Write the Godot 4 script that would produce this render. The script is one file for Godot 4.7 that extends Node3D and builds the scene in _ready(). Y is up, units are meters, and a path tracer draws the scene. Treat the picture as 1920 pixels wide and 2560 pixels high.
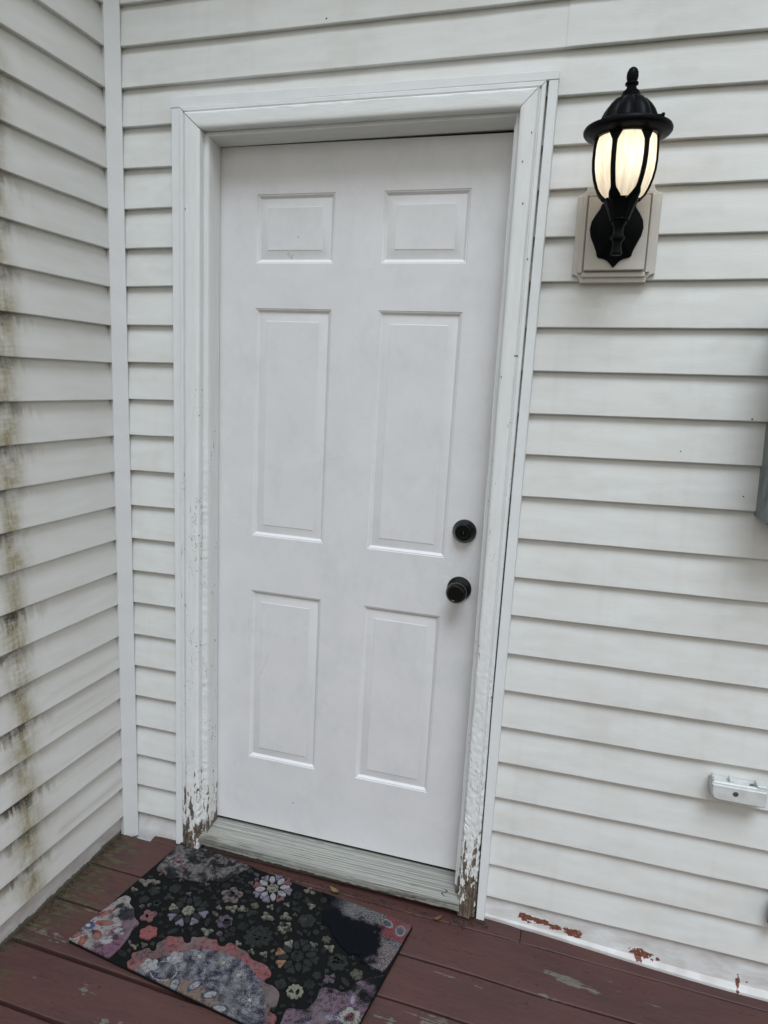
extends Node3D
# A white six-panel back door in a vinyl-sided corner over a painted deck.
# World: x to the right along the door wall, y up, z out of the wall; metres.

const DECK := -0.02
const XL := -1.2988            # plane of the side wall
# bottom edge of every siding course at x = -1.2 and at x = 0.5
const ROW_L := [2.382, 2.280, 2.1788, 2.0817, 1.9773, 1.8737, 1.770, 1.6688, 1.5642, 1.4617, 1.3577, 1.2550, 1.1510, 1.0475, 0.9471, 0.8480, 0.7481, 0.6471, 0.5460, 0.4476, 0.3465, 0.2479, 0.1458, 0.0484]
const ROW_R := [2.368, 2.266, 2.1650, 2.0667, 1.9634, 1.8750, 1.771, 1.6740, 1.5700, 1.4690, 1.3700, 1.2720, 1.1690, 1.0600, 0.9595, 0.8585, 0.7535, 0.6518, 0.5490, 0.4476, 0.3441, 0.2433, 0.1413, 0.0425]
const NAILS := [[0.3462, 1.4428, -0.0105], [0.3492, 1.3745, -0.0003], [0.3525, 1.2000, -0.004], [0.2112, 1.2942, -0.003], [-0.6828, 2.2882, -0.001]]
var NO: Callable
var M := {}
var rng := RandomNumberGenerator.new()
var used := {}
var n1 := FastNoiseLite.new()
var n2 := FastNoiseLite.new()
var n3 := FastNoiseLite.new()

# ------------------------------------------------------------------ mesh helpers
var T := PackedVector3Array()      # triangle soup of the piece being built, counter-clockwise seen from outside

func begin() -> void:
	T = PackedVector3Array()

func tri(a: Vector3, b: Vector3, c: Vector3) -> void:
	T.append(a); T.append(b); T.append(c)

func quad(a: Vector3, b: Vector3, c: Vector3, d: Vector3) -> void:
	tri(a, b, c); tri(a, c, d)

# joins rings of points; closed rings get caps; "out" = a direction the sheet faces (zero: closed solid, turned by its volume)
func skin(rings: Array, closed: bool, caps := true, out := Vector3.ZERO) -> void:
	var s := T.size()
	var n: int = rings[0].size()
	for i in rings.size() - 1:
		var a: PackedVector3Array = rings[i]
		var b: PackedVector3Array = rings[i + 1]
		for j in (n if closed else n - 1):
			var k := (j + 1) % n
			quad(a[j], a[k], b[k], b[j])
	if closed and caps:
		for e in [0, rings.size() - 1]:
			var r: PackedVector3Array = rings[e]
			var c := Vector3.ZERO
			for q in r: c += q
			c /= n
			for j in n:
				var k := (j + 1) % n
				if e == 0: tri(c, r[k], r[j])
				else: tri(c, r[j], r[k])
	orient(s, out)

func orient(s: int, out := Vector3.ZERO) -> void:
	var v := 0.0
	var o := T[s]
	for i in range(s, T.size(), 3):
		if out == Vector3.ZERO: v += (T[i] - o).dot((T[i + 1] - o).cross(T[i + 2] - o))
		else: v += out.dot((T[i + 1] - T[i]).cross(T[i + 2] - T[i]))
	if v < 0:
		for i in range(s, T.size(), 3):
			var q := T[i + 1]
			T[i + 1] = T[i + 2]
			T[i + 2] = q

# a box with chamfered edges
func cbox(lo: Vector3, hi: Vector3, b := 0.002) -> void:
	var rings := []
	for e in [[lo.y, b], [lo.y + b, 0.0], [hi.y - b, 0.0], [hi.y, b]]:
		var y: float = e[0]
		var k: float = e[1]
		var x0 := lo.x + k
		var x1 := hi.x - k
		var z0 := lo.z + k
		var z1 := hi.z - k
		rings.append(PackedVector3Array([Vector3(x0 + b, y, z0), Vector3(x1 - b, y, z0), Vector3(x1, y, z0 + b), Vector3(x1, y, z1 - b), Vector3(x1 - b, y, z1), Vector3(x0 + b, y, z1), Vector3(x0, y, z1 - b), Vector3(x0, y, z0 + b)]))
	skin(rings, true)

# profile of (radius, height) turned round an axis through c along +y (or +z)
func lathe(prof: Array, n: int, c: Vector3, axis_z := false, shape : Callable = NO) -> void:
	var rings := []
	for p in prof:
		var r := PackedVector3Array()
		for i in n:
			var a := TAU * i / n
			var q: float = p[0]
			if shape.is_valid(): q = shape.call(a, p[0], p[1])
			if axis_z: r.append(c + Vector3(cos(a) * q, sin(a) * q, p[1]))
			else: r.append(c + Vector3(sin(a) * q, p[1], cos(a) * q))
		rings.append(r)
	skin(rings, true)

func tube(pts: Array, rad: Array, n := 8) -> void:
	var rings := []
	for i in pts.size():
		var d: Vector3 = (pts[min(i + 1, pts.size() - 1)] - pts[max(i - 1, 0)]).normalized()
		var u := d.cross(Vector3(0.31, 0.2, 0.93)).normalized()
		var w := d.cross(u)
		var r := PackedVector3Array()
		for j in n:
			r.append(pts[i] + (u * cos(TAU * j / n) + w * sin(TAU * j / n)) * rad[i])
		rings.append(r)
	skin(rings, true)

# outline extruded from height h0 to h1 with a chamfer b; put(u, v, h) places it in the world
func slab_of(poly: PackedVector2Array, put: Callable, h0: float, h1: float, b: float) -> void:
	var s := T.size()
	var n := poly.size()
	var inn := PackedVector2Array()
	var area := 0.0
	for i in n: area += poly[i].cross(poly[(i + 1) % n])
	var sg := 1.0 if area > 0 else -1.0
	for i in n:
		var d0 := (poly[i] - poly[(i + n - 1) % n]).normalized()
		var d1 := (poly[(i + 1) % n] - poly[i]).normalized()
		var m := (Vector2(-d0.y, d0.x) + Vector2(-d1.y, d1.x)) * sg
		inn.append(poly[i] + m.normalized() * b)
	var lo := PackedVector3Array()
	var hi := PackedVector3Array()
	var top := PackedVector3Array()
	for i in n:
		lo.append(put.call(poly[i].x, poly[i].y, h0))
		hi.append(put.call(poly[i].x, poly[i].y, h1 - b))
		top.append(put.call(inn[i].x, inn[i].y, h1))
	for i in n:
		var k := (i + 1) % n
		if area > 0:
			quad(lo[i], lo[k], hi[k], hi[i]); quad(hi[i], hi[k], top[k], top[i])
		else:
			quad(lo[k], lo[i], hi[i], hi[k]); quad(hi[k], hi[i], top[i], top[k])
	var ix := Geometry2D.triangulate_polygon(inn)
	if ix.is_empty():
		inn = poly
		ix = Geometry2D.triangulate_polygon(poly)
	var c0 := T.size()
	for i in range(0, ix.size(), 3): tri(top[ix[i]], top[ix[i + 1]], top[ix[i + 2]])
	var up: Vector3 = put.call(inn[0].x, inn[0].y, 1.0) - put.call(inn[0].x, inn[0].y, 0.0)
	if T.size() > c0:
		for i in range(c0, T.size(), 3):
			if up.dot((T[i + 1] - T[i]).cross(T[i + 2] - T[i])) < 0:
				var q := T[i + 1]
				T[i + 1] = T[i + 2]
				T[i + 2] = q
	# sides follow the top
	var e := (hi[1] - hi[0])
	var sidev := (hi[0] + hi[1]) * 0.5
	var mid := (inn[0] + inn[1]) * 0.5 - (poly[0] + poly[1]) * 0.5
	var inw: Vector3 = put.call(poly[0].x + mid.x, poly[0].y + mid.y, 0.0) - put.call(poly[0].x, poly[0].y, 0.0)
	if (T[s + 1] - T[s]).cross(T[s + 2] - T[s]).dot(inw) > 0:
		for i in range(s, c0, 3):
			var q := T[i + 1]
			T[i + 1] = T[i + 2]
			T[i + 2] = q

# commits the soup: normals are averaged where faces meet at less than the crease angle
func build(called: String, m: Material, parent: Node, uvf : Callable = NO, crease := 38.0, uv2f : Callable = NO) -> MeshInstance3D:
	var n := T.size()
	var fn := PackedVector3Array()
	var at := {}
	for f in n / 3:
		var c := (T[f * 3 + 1] - T[f * 3]).cross(T[f * 3 + 2] - T[f * 3])
		fn.append(c)
		for j in 3:
			var key := Vector3i((T[f * 3 + j] * 20000.0).round())
			if not at.has(key): at[key] = PackedInt32Array()
			at[key].append(f)
	var lim := cos(deg_to_rad(crease))
	var vs := PackedVector3Array()
	var ns := PackedVector3Array()
	var us := PackedVector2Array()
	var u2 := PackedVector2Array()
	for f in n / 3:
		if fn[f].length() < 1e-12: continue
		var a := fn[f].normalized()
		for j in [0, 2, 1]:
			var p := T[f * 3 + j]
			var s := Vector3.ZERO
			for g in at[Vector3i((p * 20000.0).round())]:
				if fn[g].normalized().dot(a) >= lim: s += fn[g]
			vs.append(p)
			ns.append(s.normalized() if s.length() > 1e-14 else a)
			us.append(uvf.call(p) if uvf.is_valid() else Vector2(p.x + p.z * 0.37, -p.y + p.z * 0.61) * 2.0)
			u2.append(uv2f.call(p) if uv2f.is_valid() else Vector2.ZERO)
	var ar := []
	ar.resize(Mesh.ARRAY_MAX)
	ar[Mesh.ARRAY_VERTEX] = vs
	ar[Mesh.ARRAY_NORMAL] = ns
	ar[Mesh.ARRAY_TEX_UV] = us
	ar[Mesh.ARRAY_TEX_UV2] = u2
	var me := ArrayMesh.new()
	me.add_surface_from_arrays(Mesh.PRIMITIVE_TRIANGLES, ar)
	me.surface_set_material(0, m)
	var o := MeshInstance3D.new()
	o.name = called
	o.mesh = me
	o.cast_shadow = GeometryInstance3D.SHADOW_CASTING_SETTING_ON
	parent.add_child(o, true)
	return o

func thing(called: String, label: String, category: String, group := "") -> Node3D:
	var o := Node3D.new()
	if used.has(called):
		used[called] += 1
		o.name = "%s_%03d" % [called, used[called]]
	else:
		used[called] = 0
		o.name = called
	add_child(o)
	o.set_meta("label", label)
	o.set_meta("category", category)
	if group: o.set_meta("group", group)
	return o

# ------------------------------------------------------------------ texture helpers
func fnl(sd: int, freq: float, oct := 4) -> FastNoiseLite:
	var n := FastNoiseLite.new()
	n.seed = sd
	n.frequency = freq
	n.fractal_octaves = oct
	n.noise_type = FastNoiseLite.TYPE_SIMPLEX_SMOOTH
	return n

func tex(im: Image) -> ImageTexture:
	im.generate_mipmaps()
	return ImageTexture.create_from_image(im)

# tileable grey noise between lo and hi (multiplies the colour)
func mottle(sd: int, freq: float, lo: float, hi: float, tint := Color(1, 1, 1), size := 512, oct := 5) -> ImageTexture:
	var src := fnl(sd, freq, oct).get_seamless_image(size, size)
	src.convert(Image.FORMAT_L8)
	var d := src.get_data()
	var o := PackedByteArray()
	o.resize(d.size() * 3)
	for i in d.size():
		var t := d[i] / 255.0
		var k := lerpf(lo, hi, t)
		var w := 1.0 - t
		o[i * 3] = int(255 * clampf(k * lerpf(1.0, tint.r, w), 0, 1))
		o[i * 3 + 1] = int(255 * clampf(k * lerpf(1.0, tint.g, w), 0, 1))
		o[i * 3 + 2] = int(255 * clampf(k * lerpf(1.0, tint.b, w), 0, 1))
	return tex(Image.create_from_data(size, size, false, Image.FORMAT_RGB8, o))

func height(sd: int, freq: float, oct := 4, size := 512) -> ImageTexture:
	var src := fnl(sd, freq, oct).get_seamless_image(size, size)
	src.convert(Image.FORMAT_L8)
	return tex(src)

func mat(c: Color, rough := 0.6, t: Texture2D = null, bump: Texture2D = null, bscale := 0.0) -> StandardMaterial3D:
	var m := StandardMaterial3D.new()
	m.albedo_color = c.linear_to_srgb()
	m.roughness = rough
	if t: m.albedo_texture = t
	if bump:
		m.heightmap_enabled = true
		m.heightmap_texture = bump
		m.heightmap_scale = bscale
	return m

func with_detail(m: StandardMaterial3D, im: Image) -> StandardMaterial3D:
	var d: StandardMaterial3D = m.duplicate()
	d.detail_enabled = true
	d.detail_albedo = tex(im)
	d.detail_uv_layer = BaseMaterial3D.DETAIL_UV_2
	d.detail_blend_mode = BaseMaterial3D.BLEND_MODE_MIX
	return d

func srgb8(c: Color, a: float) -> Color:
	var s := c.linear_to_srgb()
	return Color(s.r, s.g, s.b, clampf(a, 0, 1))

# an RGBA picture computed by f(x, y) over the world rectangle lo..hi (second coordinate grows downwards in the picture)
func picture(w: int, h: int, lo: Vector2, hi: Vector2, f: Callable) -> Image:
	var o := PackedByteArray()
	o.resize(w * h * 4)
	var i := 0
	for y in h:
		var b := lerpf(lo.y, hi.y, (y + 0.5) / h)
		for x in w:
			var c: Color = f.call(lerpf(lo.x, hi.x, (x + 0.5) / w), b)
			o[i] = int(c.r * 255.0); o[i + 1] = int(c.g * 255.0); o[i + 2] = int(c.b * 255.0); o[i + 3] = int(c.a * 255.0)
			i += 4
	return Image.create_from_data(w, h, false, Image.FORMAT_RGBA8, o)

# ------------------------------------------------------------------ scene
func _ready() -> void:
	rng.seed = 7
	n1 = fnl(11, 1.0, 4); n2 = fnl(23, 1.0, 4); n3 = fnl(37, 1.0, 3)
	make_camera()
	make_light()
	make_materials()
	make_ground()
	make_house_wall()
	make_side_wall()
	make_deck()
	make_eave()
	make_door_frame()
	make_door()
	make_mounting_block()
	make_lantern()
	make_bracket()
	make_meter_box()
	make_hose_end()
	make_doormat()
	make_litter()

func make_camera() -> void:
	var cam := Camera3D.new()
	cam.name = "camera"
	var b := Basis(Vector3(0.95302597, 0.03314113, -0.30107002), Vector3(-0.08486501, 0.98339924, -0.16038659), Vector3(0.29075664, 0.1784029, 0.94001754))
	cam.transform = Transform3D(b.orthonormalized(), Vector3(0.0, 1.42472921, 1.79318161))
	var near := 0.05
	var f := 1791.77
	cam.set_frustum(2.0 * near * 1280.0 / f, Vector2((960.0 - 900.78) / f, 2.65 / f) * near, near, 400.0)
	add_child(cam)
	cam.current = true

func make_light() -> void:
	var env := Environment.new()
	env.background_mode = Environment.BG_SKY
	var sm := ProceduralSkyMaterial.new()
	sm.sky_top_color = Color(0.93, 0.945, 0.96)
	sm.sky_horizon_color = Color(0.75, 0.735, 0.705)
	sm.sky_curve = 0.5
	sm.ground_horizon_color = Color(0.55, 0.57, 0.52)
	sm.ground_bottom_color = Color(0.25, 0.27, 0.2)
	sm.sun_angle_max = 1.0
	var sky := Sky.new()
	sky.sky_material = sm
	env.sky = sky
	env.background_energy_multiplier = 0.80
	env.tonemap_mode = Environment.TONE_MAPPER_LINEAR
	env.tonemap_exposure = 1.95
	env.sdfgi_enabled = true
	env.ssao_enabled = true
	env.ssil_enabled = true
	var we := WorldEnvironment.new()
	we.name = "environment"
	we.environment = env
	add_child(we)
	var sun := DirectionalLight3D.new()
	sun.name = "sun"
	sun.light_energy = 0.42
	sun.light_color = Color(0.915, 0.96, 1.0)
	sun.light_angular_distance = 28.0
	sun.shadow_enabled = true
	add_child(sun)
	sun.look_at_from_position(Vector3(1.1, 5.5, 3.0), Vector3.ZERO, Vector3.UP)

func make_materials() -> void:
	var grain := height(5, 0.05, 5)
	var fine := height(6, 0.05, 4)
	M.siding = mat(Color(0.652, 0.652, 0.640), 0.5, mottle(3, 0.006, 0.965, 1.0, Color(1.0, 0.99, 0.975), 512, 6), grain, 0.012)
	M.base = mat(Color(0.60, 0.60, 0.60), 0.6, mottle(4, 0.012, 0.86, 1.0, Color(1.0, 0.97, 0.95)), fine, 0.05)
	M.vinyl = mat(Color(0.63, 0.625, 0.625), 0.5, mottle(8, 0.01, 0.97, 1.0), fine, 0.02)
	M.door = mat(Color(0.685, 0.668, 0.672), 0.5, mottle(9, 0.006, 0.97, 1.0, Color(1, 1, 1), 512, 6), fine, 0.008)
	M.trim = mat(Color(0.72, 0.72, 0.72), 0.5, mottle(10, 0.01, 0.965, 1.0, Color(0.99, 0.99, 0.98)), grain, 0.02)
	M.cap = mat(Color(0.71, 0.715, 0.715), 0.5, mottle(12, 0.01, 0.97, 1.0), fine, 0.02)
	M.dark = mat(Color(0.02, 0.018, 0.016), 0.9)
	M.black = mat(Color(0.0035, 0.004, 0.005), 0.38, null, fine, 0.03); M.black.metallic_specular = 0.16
	M.knob = mat(Color(0.003, 0.003, 0.003), 0.2); M.knob.metallic_specular = 0.4
	M.lamp_roof = mat(Color(1, 1, 1), 0.45, null, fine, 0.05)
	M.block = mat(Color(0.575, 0.535, 0.485), 0.5, mottle(13, 0.01, 0.94, 1.0), fine, 0.02)
	M.metal = mat(Color(0.60, 0.61, 0.60), 0.45, mottle(14, 0.02, 0.9, 1.0), fine, 0.03)
	M.steel = mat(Color(0.3, 0.3, 0.3), 0.35); M.steel.metallic = 1.0
	M.meter = mat(Color(0.17, 0.2, 0.205), 0.5, mottle(15, 0.02, 0.9, 1.0), fine, 0.03)
	M.grass = mat(Color(0.07, 0.1, 0.035), 0.9, mottle(16, 0.03, 0.6, 1.0))
	M.soffit = mat(Color(0.6, 0.6, 0.58), 0.6)
	M.sheath = mat(Color(0.12, 0.1, 0.08), 0.9)
	M.grain = grain
	M.fine = fine

# ---------------- ground
func make_ground() -> void:
	begin()
	var y := -0.5
	quad(Vector3(-120, y, 120), Vector3(120, y, 120), Vector3(120, y, -120), Vector3(-120, y, -120))
	var g := build("ground", M.grass, self, func(p): return Vector2(p.x, p.z) * 0.4)
	g.set_meta("kind", "structure")

# ---------------- siding
func row_y(k: int, x: float) -> float:
	var j := maxi(k, 0)
	return lerpf(ROW_L[j], ROW_R[j], (clampf(x, -1.3, 0.9) + 1.2) / 1.7) + 0.102 * (j - k)

# one siding plank; along = function(t) -> base position of wall coordinate t, n = outward normal
func plank(parent: Node, k: int, t0: float, t1: float, where: Callable, out: Vector3, lift : Callable = NO, m: Material = null, uv2f : Callable = NO, lap := 0.0) -> void:
	begin()
	var n := maxi(2, int((t1 - t0) / 0.04))
	var rings := []
	for i in n + 1:
		var t := lerpf(t0, t1, float(i) / n)
		var y0: float = lift.call(k, t)
		var y1: float = lift.call(k - 1, t) + 0.006
		var w := 0.0011 * n1.get_noise_2d(t * 2.3, k * 7.7) + 0.0007 * n2.get_noise_2d(t * 9.0, k * 3.1)
		y0 += 0.0009 * n2.get_noise_2d(t * 5.0 + 40.0, k * 5.3)
		var base: Vector3 = where.call(t)
		var r := PackedVector3Array()
		for q in [[0.004, -0.0155], [0.0006, -0.0135], [0.0, -0.0030], [0.0006, -0.0008], [0.0022, 0.0], [0.007, -0.0004]]:
			r.append(base + Vector3(0, y0 + q[0], 0) + out * (q[1] + w + lap))
		for e in [0.3, 0.55, 0.8, 1.0]:
			var bow := 0.0012 * sin(PI * e) + 0.0009 * n1.get_noise_2d(t * 3.1 + 9.0, k * 4.3 + e * 2.0)
			r.append(base + Vector3(0, lerpf(y0 + 0.007, y1, e), 0) + out * (lerpf(-0.0004, -0.0145, e) + bow + w * (1.0 - e * 0.6) + lap))
		rings.append(r)
	skin(rings, false, false, out)
	# cut ends, so that the plank has a thickness where one overlaps the next
	var sh := out.cross(Vector3.UP)
	build("siding_plank", m if m else M.siding, parent, func(p): return Vector2(p.dot(sh) * 1.3 + k * 0.37, p.y * 7.0), 30.0, uv2f)

func make_house_wall() -> void:
	var w := thing("house_wall", "white vinyl sided house wall that holds the door and the lantern", "wall")
	begin()
	cbox(Vector3(-1.45, -0.5, -0.2), Vector3(-1.03, 2.75, -0.021), 0.002)
	cbox(Vector3(-0.205, -0.5, -0.2), Vector3(2.6, 2.75, -0.021), 0.002)
	cbox(Vector3(-1.031, 2.05, -0.199), Vector3(-0.204, 2.751, -0.0205), 0.002)
	cbox(Vector3(-1.031, -0.5, -0.2), Vector3(-0.204, 0.0, -0.03), 0.002)
	cbox(Vector3(-1.04, -0.01, -0.22), Vector3(-0.2, 2.06, -0.13), 0.002)
	build("sheathing", M.sheath, w)
	var pos := func(t): return Vector3(t, 0, 0)
	var mw := with_detail(M.siding, picture(420, 420, Vector2(-1.3, 2.8), Vector2(1.2, 0.0), wall_grime))
	var uw := func(p): return Vector2(clampf((p.x + 1.3) / 2.5, 0.003, 0.997), (2.8 - p.y) / 2.8)
	for k in range(-3, ROW_L.size()):
		if k == 2:
			plank(w, k, -1.285, -0.105, pos, Vector3(0, 0, 1), row_y, mw, uw)
			plank(w, k, -0.114, 2.5, pos, Vector3(0, 0, 1), row_y, mw, uw, 0.0016)
		elif k <= 3:
			plank(w, k, -1.285, 2.5, pos, Vector3(0, 0, 1), row_y, mw, uw)
		else:
			plank(w, k, -1.285, -1.094, pos, Vector3(0, 0, 1), row_y, mw, uw)
			plank(w, k, -0.165, 2.5, pos, Vector3(0, 0, 1), row_y, mw, uw)
	# inside corner post, a flat strip across the corner
	begin()
	var rings := []
	for i in 60:
		var y := lerpf(DECK - 0.012, 2.75, i / 59.0)
		var s := lerpf(0.0, 1.0, clampf(y / 2.3, 0, 1))
		var wv := 0.0012 * n1.get_noise_2d(y * 2.0, 3.0)
		var a := Vector3(XL + 0.001, y, lerpf(0.034, 0.022, s))
		var b := Vector3(lerpf(-1.2655, -1.2615, s), y, 0.003)
		var dn := (Vector3(1, 0, 1)).normalized()
		rings.append(PackedVector3Array([a + Vector3(-0.012, 0, -0.004), a + dn * (-0.003 + wv), a + dn * wv, a.lerp(b, 0.5) + dn * (0.0006 + wv), b + dn * wv, b + dn * (-0.003 + wv), b + Vector3(-0.006, 0, -0.014)]))
	skin(rings, false, false, Vector3(1, 0, 1))
	build("corner_post", M.vinyl, w)
	# nail heads and small insect marks on the siding
	for q in NAILS:
		begin()
		lathe([[0.0, -0.012], [0.0019, -0.012], [0.0019, 0.0006], [0.0, 0.0010]], 8, Vector3(q[0], q[1], q[2]), true)
		build("nail", M.dark, w)
	# base skirt with flared lip
	var chips := picture(1024, 150, Vector2(-0.2, 0.06), Vector2(0.6, -0.06), base_chips)
	var mb := with_detail(M.base, chips)
	begin()
	rings = []
	for i in 90:
		var x := lerpf(-0.165, 2.5, pow(i / 89.0, 1.3))
		var lip := lerpf(0.002, 0.0155, smoothstep(-0.2, 0.55, x)) + 0.001 * n1.get_noise_2d(x * 6.0, 1.0)
		var f := DECK - drop(x)
		var y0 := row_y(23, x) + 0.006
		rings.append(PackedVector3Array([Vector3(x, y0, -0.014), Vector3(x, lerpf(y0, f, 0.35), -0.009), Vector3(x, lerpf(y0, f, 0.70), -0.004), Vector3(x, f + 0.0135, -0.003), Vector3(x, f + 0.011, lerpf(-0.003, lip, 0.35)), Vector3(x, f + 0.0085, lip * 0.85), Vector3(x, f + 0.0055, lip), Vector3(x, f - 0.004, lip - 0.001)]))
	skin(rings, false, false, Vector3(0, 0.3, 1))
	build("base_skirt", mb, w, func(p): return Vector2(p.x * 1.5, p.y * 3.0), 45.0, func(p): return Vector2((p.x + 0.2) / 0.8, (0.06 - p.y) / 0.12) if p.x < 0.6 else Vector2(0.01, 0.01))
	begin()
	rings = []
	for x in [-1.29, -1.2, -1.15, -1.1]:
		rings.append(PackedVector3Array([Vector3(x, 0.056, -0.014), Vector3(x, 0.02, -0.010), Vector3(x, -0.005, -0.003), Vector3(x, DECK, -0.001), Vector3(x, DECK - 0.025, 0.001), Vector3(x, DECK - 0.034, 0.03)]))
	skin(rings, false, false, Vector3(0, 0, 1))
	build("base_skirt", M.base, w)

func wall_grime(x: float, y: float) -> Color:
	# uneven film of old grime with soft blotches and faint drip marks
	var a := n1.get_noise_2d(x * 3.0, y * 5.0) + 0.6 * n2.get_noise_2d(x * 14.0, y * 26.0)
	var drip := clampf(n3.get_noise_2d(x * 22.0, y * 1.4) - 0.25, 0, 1)
	var spot := exp(-pow((x - 0.02) / 0.09, 2) - pow((y - 1.62) / 0.028, 2)) * (0.5 + n1.get_noise_2d(x * 40.0, y * 60.0))
	return srgb8(Color(0.36, 0.35, 0.29), clampf(a, 0, 1) * 0.22 + drip * 0.2 + spot * 0.2)

func base_chips(x: float, y: float) -> Color:
	# bare brown-red paint where the white has flaked off, with a pale rim
	var a := 0.0
	var v := n1.get_noise_2d(x * 40.0, y * 90.0)
	var v2 := n2.get_noise_2d(x * 130.0, y * 200.0)
	var d := 9.0
	for c in [[-0.045, 0.0045, 0.02, 0.0110], [-0.005, 0.003, 0.028, 0.0090], [0.035, -0.004, 0.02, 0.0080], [0.08, -0.0055, 0.026, 0.0110], [0.2513, -0.0175, 0.028, 0.0120], [0.2787, -0.026, 0.006, 0.0040], [0.2924, -0.0215, 0.005, 0.0050], [0.4811, -0.029, 0.0045, 0.0180], [0.5016, -0.0245, 0.004, 0.0030]]:
		d = minf(d, pow((x - c[0]) / c[2], 2) + pow((y - c[1] + (x - c[0]) * 0.06) / c[3], 2))
	if d + v * 1.3 + v2 * 0.5 < 0.95:
		var br := Color(0.13, 0.035, 0.022).lerp(Color(0.3, 0.2, 0.12), clampf(v2 * 2.0 - 0.4, 0, 1))
		return srgb8(br, 1.0)
	var dirt := clampf(n1.get_noise_2d(x * 9.0 + 4.0, y * 30.0) - 0.05, 0, 1) * 0.5
	return srgb8(Color(0.3, 0.25, 0.22), dirt * 0.35)

func make_side_wall() -> void:
	var w := thing("side_wall", "white vinyl sided wall with a green algae streak beside the deck", "wall")
	begin()
	cbox(Vector3(XL - 0.2, -0.5, -0.2), Vector3(XL - 0.021, 2.75, 2.6), 0.002)
	build("sheathing", M.sheath, w)
	var im := picture(320, 1100, Vector2(0.30, 2.42), Vector2(0.62, -0.03), algae)
	var ms := with_detail(M.siding, im)
	var uv2 := func(p): return Vector2(clampf((p.z - 0.30) / 0.32, 0.004, 0.996), clampf((2.42 - p.y) / 2.45, 0.003, 0.997))
	var pos := func(t): return Vector3(XL, 0, t)
	var lift := func(k, t): return row_y(k, -1.29) - 0.0035 + lerpf(-0.006, 0.010, clampf(k / 23.0, 0, 1)) * t
	for k in range(-3, ROW_L.size()):
		plank(w, k, 0.012, 2.6, pos, Vector3(1, 0, 0), lift, ms, uv2)
	begin()
	var rings := []
	for i in 60:
		var z := lerpf(0.02, 2.6, i / 59.0)
		var o := -0.004 + 0.003 * n1.get_noise_2d(z * 4.0, 8.0)
		var y0: float = lift.call(23, z) + 0.006
		rings.append(PackedVector3Array([Vector3(XL - 0.013, y0, z), Vector3(XL - 0.011, 0.02, z), Vector3(XL - 0.008 + o, 0.0, z), Vector3(XL - 0.010 + o, DECK - 0.01, z)]))
	skin(rings, false, false, Vector3(1, 0, 0))
	build("base_skirt", with_detail(M.base, picture(512, 48, Vector2(0, 0.06), Vector2(0.8, -0.03), skirt_dirt)), w, func(p): return Vector2(p.z * 1.5, p.y * 3.0), 38.0, func(p): return Vector2(p.z / 0.8, (0.06 - p.y) / 0.09))

func skirt_dirt(z: float, y: float) -> Color:
	var v := n1.get_noise_2d(z * 30.0, y * 60.0) + 0.6 * n2.get_noise_2d(z * 110.0, y * 160.0)
	var edge := 0.004 + 0.010 * n2.get_noise_2d(z * 14.0, 2.0)
	var a := smoothstep(0.0, 0.004, edge - y - 0.008 + v * 0.006)
	return srgb8(Color(0.035, 0.035, 0.022).lerp(Color(0.12, 0.11, 0.08), clampf(v + 0.4, 0, 1)), a * 0.9 + clampf(v, 0, 1) * 0.12)

func algae(z: float, y: float) -> Color:
	# k of the course this point lies on, and how far below the lap it is
	var k := 0
	while k < 23 and ROW_L[k] - 0.0035 > y: k += 1
	var top: float = ROW_L[maxi(k - 1, 0)] - 0.0035 - y
	var c := 0.424 + 0.014 * n1.get_noise_2d(y * 3.0, 4.0)
	var wide := 0.040 + 0.014 * n1.get_noise_2d(y * 6.0, 9.0) + 0.02 * clampf(0.5 - y, 0, 1)
	var streak := n1.get_noise_2d(z * 14.0, y * 11.0) * 0.75 + n2.get_noise_2d(z * 18.0 + y * 12.0, y * 90.0) * 0.35 + n3.get_noise_2d(z * 60.0, y * 14.0) * 0.3
	var d := (z - c) / wide
	var much := clampf(0.95 + 0.9 * n3.get_noise_2d(k * 13.7, 5.0), 0.3, 1.25)
	var from_top := smoothstep(2.3, 2.0, y)
	var body := exp(-d * d) * clampf(0.72 + 0.8 * streak, 0, 1) * from_top * (0.65 + 0.4 * much)
	# growth spreading under each lap, running along it and dripping down in ragged tufts
	var reach := wide * (0.9 + 1.3 * much)
	var hang := 0.014 + 0.055 * much * clampf(0.45 + n1.get_noise_2d(z * 40.0, k * 3.0) + 0.12 * n2.get_noise_2d(z * 120.0, k * 5.0) + 0.35 * n2.get_noise_2d(z * 22.0, y * 40.0), 0, 1)
	var tuft := exp(-pow((z - c - 0.02) / reach, 2)) * smoothstep(hang * 1.15, hang * 0.1, top) * clampf(0.9 + streak, 0, 1) * much * from_top
	# thin crawl lines from insects
	var crawl := absf(n1.get_noise_2d(z * 46.0 + 20.0, y * 46.0 + 11.0))
	var line := smoothstep(0.05, 0.01, crawl) * body
	var col := Color(0.25, 0.205, 0.10).lerp(Color(0.06, 0.050, 0.027), clampf(tuft * 1.2, 0, 1))
	col = col.lerp(Color(0.55, 0.54, 0.46), line * 0.7)
	# loose grey mildew trailing to the wall corner low down
	var smear := clampf(n2.get_noise_2d(z * 9.0 + y * 5.0, y * 26.0) - 0.08, 0, 1) * smoothstep(0.75, 0.4, y) * smoothstep(0.56, 0.42, z)
	return srgb8(col, maxf(maxf(body * 0.9, tuft * 0.92), smear * 0.45))

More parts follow.
